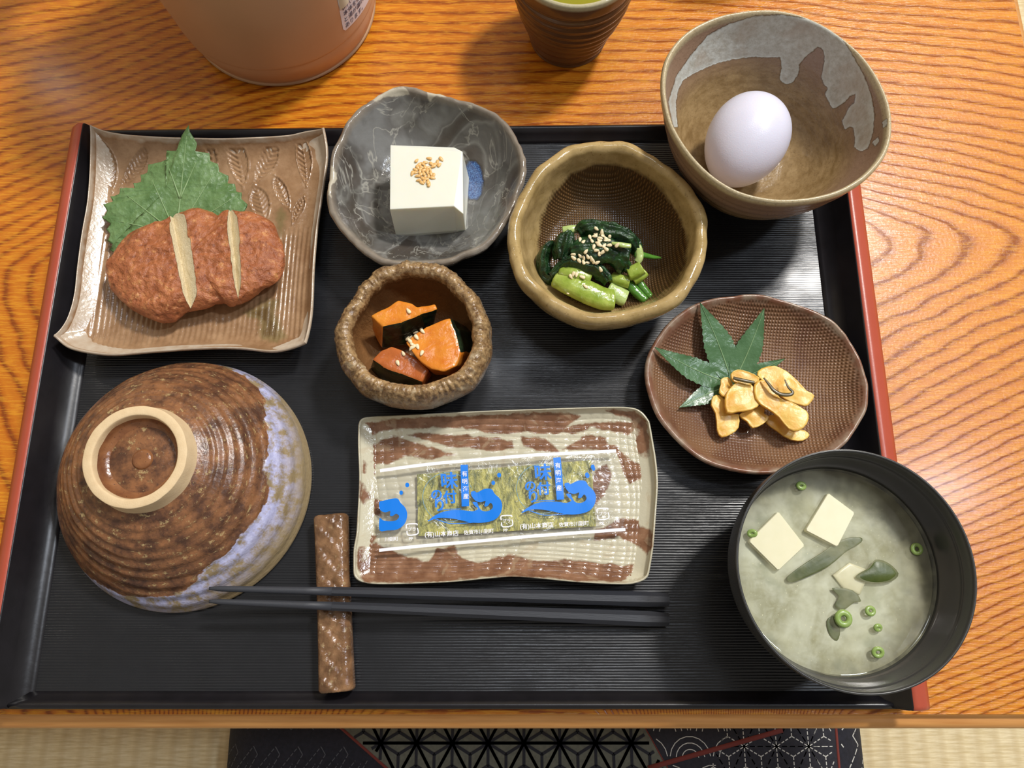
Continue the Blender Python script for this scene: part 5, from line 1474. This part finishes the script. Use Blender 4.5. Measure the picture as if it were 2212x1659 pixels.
V, Fc = tube([(kx - 5.6, ky + 3, 16.5, .7), (kx - 8.5, ky + 4.6, 17, .8), (kx - 9.6, ky + 5.2, 13, .8), (kx - 9.2, ky + 5.0, 8, .8), (kx - 6, ky + 3.4, 5, .7)], 12); mk('handle', V, Fc, M_dkp, kett)
V, Fc = tube([(kx + 4.6, ky - 2, 16, 1.4), (kx + 6.4, ky - 2.8, 17.4, 1.0), (kx + 7.6, ky - 3.3, 18.4, .7)], 12); mk('spout', V, Fc, M_cop, kett)


def ray_cyl(u, v, r=6.42):
    x, y = at(u, v, 0); d = Vector((x, y, -H)); o = Vector((0, 0, H))
    a = d.x ** 2 + d.y ** 2; b = 2 * (d.x * -kx + d.y * -ky); c_ = kx * kx + ky * ky - r * r
    t = (-b - math.sqrt(max(0, b * b - 4 * a * c_))) / (2 * a); p = o + d * t
    return (math.atan2(p.y - ky, p.x - kx) * r, p.z)


s0 = ray_cyl(742, 69); s1_ = ray_cyl(795, 3); ex_ = Vector((s1_[0] - s0[0], s1_[1] - s0[1])); eW = 3.6; exn = ex_.normalized(); eyn = Vector((-exn.y, exn.x))
if eyn.y < 0: eyn = -eyn
rk = lambda z: 6.36 + .06 * min(1, (z - 2.2) / .8) + max(0, z - 3) * .065


def stick(a, b, off=.02):
    p = Vector(s0) + exn * a + eyn * b; r_ = rk(p.y) + off; t = p.x / 6.42
    return (kx + r_ * math.cos(t), ky + r_ * math.sin(t), p.y)


bb_ = Vector(ray_cyl(727, 20)) - Vector(s0); hS = bb_.dot(eyn)
V, Fc = grid(lambda a, b: stick(eW * a + (.10 if (a == 0 and b == 0) else 0), (hS * 1.9) * b + (.08 if a == 0 and b == 0 else 0)), 24, 16)
stk = mk('sticker', V, Fc, mat('sticker_white', col=rgb(232, 228, 236), rough=.5), kett); stk['label'] = 'white printed warning sticker'
M_prt = mat('sticker_print', col=rgb(88, 84, 104), rough=.6)
M_flap = mat('sticker_flap', col=rgb(214, 208, 184), rough=.6)
for i, s_ in enumerate(('あります。', 'と湯が漏れてや', '本体を傾けた', 'レバーが')):
    V, Fc = text_geo(s_); sz = .40
    V = [stick(.22 + a * sz, .16 + i * .47 + b * sz, .035) for a, b, _ in V]; mk('printed_line', V, Fc, M_prt, stk, smooth=False)
V, Fc = grid(lambda a, b: stick(.02 + a * .75 * (1 - b * .3), hS * 1.0 + b * .9, .06 + .25 * a * (1 - a)), 8, 8); mk('peeling_corner', V, Fc, M_flap, stk)


# ================================================================= TEA CUP
tx, ty = at(1226, 78, 0)
cup = thing('tea_cup', 'brown ridged pottery tea cup half out of the picture at the back', 'cup', (tx, ty, 0))
M_cup = glaze('brown_cup_glaze', rgb(92, 64, 42), rgb(112, 80, 52), .8, .16, .012, 3)
prof = [(0, .02, 0.504, 1), (0, 1.8, 0.588, 1), (0, 2.5, 1.68, 1), (0, 3.0, 3.36, 1), (0, 3.3, 5.04, 1), (0, 3.36, 6.38, 1), (0, 3.42, 6.6, 1), (0, 3.55, 6.64, 1), (0, 3.66, 6.47, 1), (0, 3.66, 5.8, 1), (0, 3.56, 4.87, 1), (0, 3.36, 3.7, 1), (0, 3.05, 2.52, 1), (0, 2.7, 1.51, 1), (0, 2.45, 0.588, 1), (0, 2.36, 0.21, 1), (0, 2.2, 0, 1), (0, .02, 0, 1)]


def d_cup(x, y, z, a, t, r):
    if t > .45 and .3 < z < 5.6: return .075 * math.sin(z * 9.5 + .9 * math.sin(a * 2 + z) + a * .5) + .03 * nz(x, y, z, .8), 0
    return 0, 0


V, Fc = lathe((tx, ty), one, prof, 160, 10, d_cup); A = np.array(V)
mk('cup_body', V, Fc, mat('brown_cup_glaze', lambda n: {'Base Color': n.mix(n.step(n.attr('height'), 6.25, 6.4), n.mix(n.noise(n.co(), .8, 4), rgb(96, 66, 44), rgb(118, 84, 56)), n.mix(n.noise(n.co(), 6, 3), rgb(168, 158, 124), rgb(196, 188, 156))), 'Normal': n.bump(n.noise(n.co(), 3, 3), .01)}, rough=.16), cup, attrs={'height': A[:, 2]})
V, Fc = lathe((tx, ty), one, [(0, .02, 6.2, 1), (0, 2, 6.2, 1), (0, 3.34, 6.22, 1)], 60, 3)
tea = tag(mk('green_tea', V[:-1], [f for f in Fc if max(f) < len(V) - 1], mat('green_tea', col=rgb(138, 132, 30), rough=.04)), 'yellow green tea filling the brown ridged cup', 'tea')


# ================================================================= SHISO LEAF AND FRIED FISH CAKE
sh = M1([(965, 62, 2.9), (972, 110, 2.8), (1020, 185, 2.6), (1008, 240, 2.5), (1100, 250, 2.3), (1108, 305, 2.2), (1160, 325, 2.15), (1172, 380, 2.0), (1232, 405, 1.95), (1226, 455, 1.9), (1275, 462, 1.85), (1285, 512, 1.8), (1322, 520, 1.8), (1318, 560, 1.75), (1362, 600, 1.75), (1340, 650, 1.7), (1300, 760, 1.5), (1100, 900, 1.4), (800, 960, 1.4), (600, 940, 1.4), (470, 935, 1.6), (425, 905, 1.7), (450, 870, 1.7), (410, 845, 1.8), (432, 800, 1.8), (405, 770, 1.85), (432, 728, 1.9), (375, 690, 2.0), (412, 645, 2.0), (385, 600, 2.1), (448, 582, 2.0), (432, 545, 2.1), (490, 528, 2.0), (500, 492, 2.1), (596, 495, 1.95), (588, 455, 2.0), (640, 448, 1.95), (638, 400, 2.0), (685, 388, 2.0), (690, 330, 2.1), (742, 318, 2.15), (820, 292, 2.2), (815, 235, 2.35), (880, 238, 2.3), (918, 135, 2.7)])
sm = []
for i, p in enumerate(sh):    # fine teeth between the larger ones
    q = sh[(i + 1) % len(sh)]
    sm.append(p)
    if 1 < i < 15 or 20 < i < 44:
        sm.append((p[0] * .6 + q[0] * .4 + .9, p[1] * .6 + q[1] * .4 + .9, (p[2] + q[2]) / 2))
V, Fc = pad(sm, .04, 0, 14, .10, 1, True, 4, 1.0, lambda x, y, f: .10 * math.sin(f * 3) + .03 * math.sin(f * 38) * f + .04 * nz(x, y, 0, 2.5))


def f_shiso(n):
    v = n.co(); c_ = n.mix(n.step(n.noise(v, 1.1, 4), .35, .65), rgb(84, 116, 64), rgb(112, 142, 90))
    c_ = n.mix(n.m('MULTIPLY', n.step(n.noise(v, 4, 4, .7), .5, .7), .35), c_, rgb(66, 98, 50))
    return {'Base Color': c_, 'Normal': n.bump(n.add(n.noise(v, 2.6, 4, .6), n.m('MULTIPLY', n.voro(v, 3.5), .6)), .07)}


sroot = thing('shiso_leaf', 'large serrated green shiso leaf tucked behind the sliced fried fish cake', 'leaf', at(400, 480, 1.5) + (1.5,))
sb = mk('leaf_blade', V, Fc, mat('shiso_green', f_shiso, rough=.42), sroot); fix_normals(sb)
bt = bvh_of([sb]); M_sv = mat('shiso_vein', col=rgb(132, 160, 108), rough=.45)
hubp = (880, 800)
for ends in ([(955, 90)], [(1150, 360)], [(1290, 540)], [(700, 400)], [(520, 520)], [(430, 700)], [(440, 860)], [(1020, 300)], [(820, 330)]):
    for ex_c, ey_c in ends:
        st_ = hubp if ends[0] not in ([(1020, 300)][0], [(820, 330)][0]) else (905, 560)
        pts = []
        for t in np.linspace(0, .93, 14):
            (u, v), = M1([(st_[0] + (ex_c - st_[0]) * t, st_[1] + (ey_c - st_[1]) * t)]); h, _ = look(u, v, bt)
            if h is not None: pts.append((h.x, h.y, h.z + .012, .045 * (1 - t) + .014))
        if len(pts) > 3: V, Fc = tube(pts, 6, .5); mk('vein', V, Fc, M_sv, sroot)

ck = M1([(720, 735), (830, 712), (880, 680), (1000, 645), (1080, 640), (1180, 680), (1230, 655), (1330, 650), (1420, 668), (1530, 735), (1590, 850), (1615, 980), (1590, 1080), (1520, 1150), (1400, 1220), (1260, 1290), (1200, 1265), (1080, 1300), (930, 1330), (850, 1380), (760, 1390), (640, 1350), (560, 1290), (470, 1210), (432, 1140), (415, 1040), (450, 960), (500, 880), (580, 800)])
ZC = 2.15
O = [at(u, v, ZC) for u, v in cat(ck, 4)]
ccx = sum(p[0] for p in O) / len(O); ccy = sum(p[1] for p in O) / len(O); zc0 = 1.25; R = []
for ph in [i / 30 * PI for i in range(1, 30)]:
    s_ = math.sin(ph) ** .42 if ph < PI / 2 else math.sin(ph) ** .5; cz_ = math.cos(ph); z = ZC + cz_ * (.95 if cz_ > 0 else .80); z = max(z, zc0)
    R.append([(ccx + (x - ccx) * s_, ccy + (y - ccy) * s_, z) for x, y in O])
V, Fc = rings(R)
V = [(x + .10 * nz(x, y, z, 1.3) + .03 * nz(x, y, z, 4), y + .10 * nz(y, x, z, 1.3) + .03 * nz(y, z, x, 4), z + (.16 * nz(x, y, z, 1.2) + .13 * nz(x, y, z, 2.8) + .05 * nz(x, y, z, 6)) * (1 if z > 1.4 else 0)) for x, y, z in V]


def f_cake(n):
    v = n.co(); c_ = n.mix(n.step(n.noise(v, 1.1, 5, .65), .35, .65), rgb(150, 84, 50), rgb(190, 118, 74))
    c_ = n.mix(n.m('MULTIPLY', n.step(n.voro(v, 2.6, 'F1'), .10, .35), -.0), c_, c_)
    c_ = n.mix(n.m('MULTIPLY', n.step(n.noise(v, 2.2, 4, .6), .58, .70), .6), c_, rgb(222, 164, 104))
    c_ = n.mix(n.m('MULTIPLY', n.step(n.noise(v, 2.6, 4, .7, .6), .42, .34), .6), c_, rgb(112, 58, 40))
    return {'Base Color': c_, 'Normal': n.bump(n.add(n.noise(v, 2.6, 5, .65), n.m('MULTIPLY', n.voro(v, 3.2, 'SMOOTH_F1'), .8)), .16)}


M_cake = mat('fried_surface', f_cake, rough=.3, Subsurface_Weight=.1, Subsurface_Radius=(.008, .004, .002), Subsurface_Scale=.3)
M_cut = mat('pale_cut_face', lambda n: {'Base Color': n.mix(n.noise(n.co(), 2, 5, .7), rgb(232, 212, 170), rgb(250, 240, 210)), 'Normal': n.bump(n.noise(n.co(), 5, 5, .7), .12)}, rough=.45)


def plane(t0, t1, b0, zt=3.0, zb=1.3):
    P0 = Vector(at(*M1([t0])[0], zt) + (zt,)); P1 = Vector(at(*M1([t1])[0], zt) + (zt,)); B0 = Vector(at(*M1([b0])[0], zb) + (zb,))
    nn = (P1 - P0).cross(B0 - P0).normalized()
    if nn.x < 0: nn = -nn
    return P0, nn   # normal points right


pl1r = plane((835, 730), (955, 1310), (835, 730), 2.9, 1.3); pl1r = (pl1r[0], Vector((pl1r[1].x, pl1r[1].y, 0)).normalized() if pl1r[1].length > .1 else Vector((1, 0, 0)))
tA = Vector(at(*M1([(835, 730)])[0], 2.9)); tB = Vector(at(*M1([(955, 1310)])[0], 2.9)); dd_ = tB - tA; pl1r = (Vector((tA.x, tA.y, 2.9)), Vector((-dd_.y, dd_.x, 0)).normalized())
if pl1r[1].x < 0: pl1r = (pl1r[0], -pl1r[1])
tA = Vector(at(*M1([(1225, 690)])[0], 2.9)); tB = Vector(at(*M1([(1285, 1240)])[0], 2.9)); dd_ = tB - tA; pl2r = (Vector((tA.x, tA.y, 2.9)), Vector((-dd_.y, dd_.x, 0)).normalized())
if pl2r[1].x < 0: pl2r = (pl2r[0], -pl2r[1])
pl2l = plane((935, 680), (1022, 1215), (790, 740)); pl3l = plane((1292, 690), (1325, 1200), (1195, 690))
slices = [('left slice of the fried fish cake, the biggest end piece', None, pl1r), ('middle slice of the fried fish cake between two pale cuts', pl2l, pl2r), ('right end slice of the fried fish cake', pl3l, None)]
for lab, lo, hi in slices:
    bm = bmesh.new(); vs = [bm.verts.new(v) for v in V]
    for f in Fc: bm.faces.new([vs[i] for i in f])
    caps = []
    for pl, outer in ((lo, False), (hi, True)):
        if pl is None: continue
        r = bmesh.ops.bisect_plane(bm, geom=list(bm.verts) + list(bm.edges) + list(bm.faces), plane_co=pl[0], plane_no=pl[1], clear_outer=outer, clear_inner=not outer)
        ce = [g for g in r['geom_cut'] if isinstance(g, bmesh.types.BMEdge)]
        ff = bmesh.ops.contextual_create(bm, geom=ce)['faces']
        caps.append((pl[1] * (1 if outer else -1)).copy())
    bmesh.ops.recalc_face_normals(bm, faces=bm.faces)
    bx = [v.co.x for v in bm.verts]; by = [v.co.y for v in bm.verts]
    root = thing('fish_cake_slice', lab, 'fish cake', ((min(bx) + max(bx)) / 2, (min(by) + max(by)) / 2, zc0), 'sliced fried fish cake')
    bm.verts.index_update()
    big = [f for f in bm.faces if len(f.verts) > 12]
    V_ = [tuple(v.co) for v in bm.verts]
    mk('fried_crust', V_, [tuple(v.index for v in f.verts) for f in bm.faces if f not in big], M_cake, root)
    for f in big:
        # a dense, slightly uneven cut face
        P = [v.co.copy() for v in f.verts]; cen = sum(P, Vector()) / len(P); nn = f.normal.copy(); rr2 = []
        for s_ in (.08, .2, .35, .5, .65, .8, .9, .97, 1.0):
            rr2.append([tuple(cen + (p - cen) * s_ + nn * (.05 * nz(p.x * s_ * 2, p.y * s_ * 2, p.z * s_ * 2, 1.5) * (1 - s_ ** 6) + .012)) for p in P])
        v2, f2 = rings(rr2, True, False); o = mk('cut_face', v2, f2, M_cut, root); o['label'] = 'pale cream cut face'
    bm.free()


# ================================================================= SESAME SEEDS
def seed_mesh(name, m_):
    R = []
    for i in range(1, 8):
        t = PI * i / 8; x = -.165 * math.cos(t); r = .09 * math.sin(t) * (1 - .35 * (x / .165))
        R.append([(x, r * math.cos(2 * PI * j / 10), .55 * r * math.sin(2 * PI * j / 10)) for j in range(10)])
    V, Fc = rings(R); me = bpy.data.meshes.new(name); me.from_pydata([tuple(c_ * .01 for c_ in v) for v in V], [], Fc); me.materials.append(m_)
    me.polygons.foreach_set('use_smooth', [True] * len(me.polygons)); return me


M_ses = mat('sesame_cream', lambda n: {'Base Color': n.mix(n.noise(n.co(), 6, 2), rgb(226, 206, 160), rgb(242, 228, 192))}, rough=.35)
M_sesg = mat('sesame_golden', lambda n: {'Base Color': n.mix(n.noise(n.co(), 6, 2), rgb(214, 160, 88), rgb(240, 200, 134))}, rough=.35)
SM = {0: seed_mesh('sesame_seed', M_ses), 1: seed_mesh('golden_sesame_seed', M_sesg)}


def sprinkle(pts, objs, kind, label, group, own={}, scale=1.0):
    tree = bvh_of(objs); first = None
    for ip, (u, v) in enumerate(pts):
        h, nn = look(u, v, tree)
        if h is None: continue
        if first is None: o = first = bpy.data.objects.new('golden_sesame_seed' if kind else 'sesame_seed', SM[kind])
        else: o = first.copy()
        C.objects.link(o)
        if nn.z < 0: nn = -nn
        nn = (nn + Vector((rr.uniform(-.2, .2), rr.uniform(-.2, .2), .5))).normalized()
        q = nn.to_track_quat('Z', 'X').to_matrix() @ Matrix.Rotation(rr.uniform(0, 2 * PI), 3, 'Z')
        sc_ = scale * rr.uniform(.9, 1.1); p = h + nn * (.035 + rr.uniform(0, .03))
        o.matrix_world = Matrix.Translation((p.x * .01, p.y * .01, (p.z + ZO) * .01)) @ q.to_4x4() @ Matrix.Scale(sc_, 4)
        tag(o, own.get(ip, label), 'sesame seed', group)


sprinkle(Q([(797, 578), (915, 752), (930, 770), (862, 773), (812, 820), (785, 832), (872, 825), (808, 858), (835, 895), (822, 930), (845, 915), (882, 915), (922, 975), (748, 977), (697, 1068)]), [o for r_ in pk for o in r_.children], 0, 'cream sesame seed in the small cluster where the pumpkin pieces meet', 'sesame seeds on the pumpkin', {0: 'lone sesame seed on the orange top of the back pumpkin piece', 12: 'sesame seed near the middle of the right pumpkin piece, apart from the cluster', 13: 'upper sesame seed on the browned front pumpkin piece', 14: 'lower sesame seed on the browned front pumpkin piece'})
sprinkle(K([(770, 755), (812, 780), (717, 825), (765, 800), (637, 842), (665, 860), (732, 853), (800, 830), (795, 855), (845, 855), (870, 820), (820, 815), (747, 900), (795, 885), (828, 890), (870, 885), (935, 882), (845, 915), (770, 925), (815, 940), (790, 950), (685, 935), (585, 985), (632, 1010), (640, 970), (670, 985), (700, 975), (665, 1022), (695, 1025), (730, 990), (745, 1010), (775, 1020), (802, 1075), (565, 1135), (585, 1115), (610, 1120), (655, 1140), (680, 1213), (540, 1275), (845, 835), (860, 850), (583, 955), (780, 870), (810, 800), (755, 815), (785, 845)]), green_objs + [tbw], 0, 'cream sesame seed in the crowded heap on the dark boiled greens', 'sesame seeds on the greens', {32: 'lone sesame seed near the tip of the leaf hanging over the fat stalk', 33: 'leftmost seed of the four sesame seeds on the fat pale stalk', 34: 'second seed from the left of the four on the fat pale stalk', 35: 'third seed from the left of the four on the fat pale stalk', 36: 'rightmost seed of the four sesame seeds on the fat pale stalk', 37: 'lone sesame seed low on the fat pale stalk', 38: 'lone sesame seed on the bowl floor left of the fat stalk', 16: 'sesame seed at the far right of the heap, beside the light stem'})
sprinkle(G([(810, 687), (915, 668), (1015, 673), (935, 715), (970, 715), (1000, 722), (985, 700), (950, 735), (830, 720), (860, 712), (885, 700), (800, 760), (775, 792), (820, 745), (850, 740), (880, 738), (905, 745), (925, 765), (800, 785), (838, 775), (870, 765), (900, 785), (930, 795), (952, 810), (820, 815), (850, 800), (880, 812), (910, 815), (945, 830), (830, 850), (860, 832), (890, 840), (905, 865), (915, 885), (875, 858), (845, 755), (895, 770), (870, 795), (855, 870)]), [tofu], 1, 'golden sesame seed within the dense pile on the white tofu block', 'sesame seeds on the tofu', {0: 'lone golden sesame seed at the upper left of the pile on the tofu', 1: 'golden sesame seed standing apart above the pile on the tofu', 2: 'golden sesame seed at the upper right end of the pile on the tofu'})

# ================================================================= UNSEEN TUB added behind the upper frame edge to cast a shadow on the table
rt = thing('shadow_tub', 'unseen lidded wooden tub added behind the bowl with the egg to cast a shadow', 'tub', (16.2, 45.2, 0))
M_tub = mat('cypress_wood', lambda n: {'Base Color': n.mix(n.noise(n.co(3, 3, .3), 2, 4), rgb(180, 140, 90), rgb(204, 168, 118))}, rough=.5)
V, Fc = lathe((16.2, 45.2), one, [(0, .02, 0, 1), (0, 4.6, 0, 1), (0, 4.7, .1, 1), (0, 4.9, 7.5, 1), (0, 4.8, 7.6, 1), (0, .02, 7.6, 1)], 80, 1, sharp=True); mk('tub_body', V, Fc, M_tub, rt, smooth=False)
V, Fc = lathe((16.2, 45.2), one, [(0, .02, 7.65, 1), (0, 5.1, 7.65, 1), (0, 5.1, 8.6, 1), (0, 4.9, 8.8, 1), (0, .02, 8.8, 1)], 80, 1, sharp=True); mk('lid', V, Fc, M_tub, rt, smooth=False)
for z in (1.4, 5.8):
    V, Fc = lathe((16.2, 45.2), one, [(0, 4.5, z - .35, 1), (0, 4.98, z - .3, 1), (0, 5.0, z + .3, 1), (0, 4.5, z + .35, 1)], 80, 1, sharp=True); mk('hoop', V, Fc, M_edge, rt)
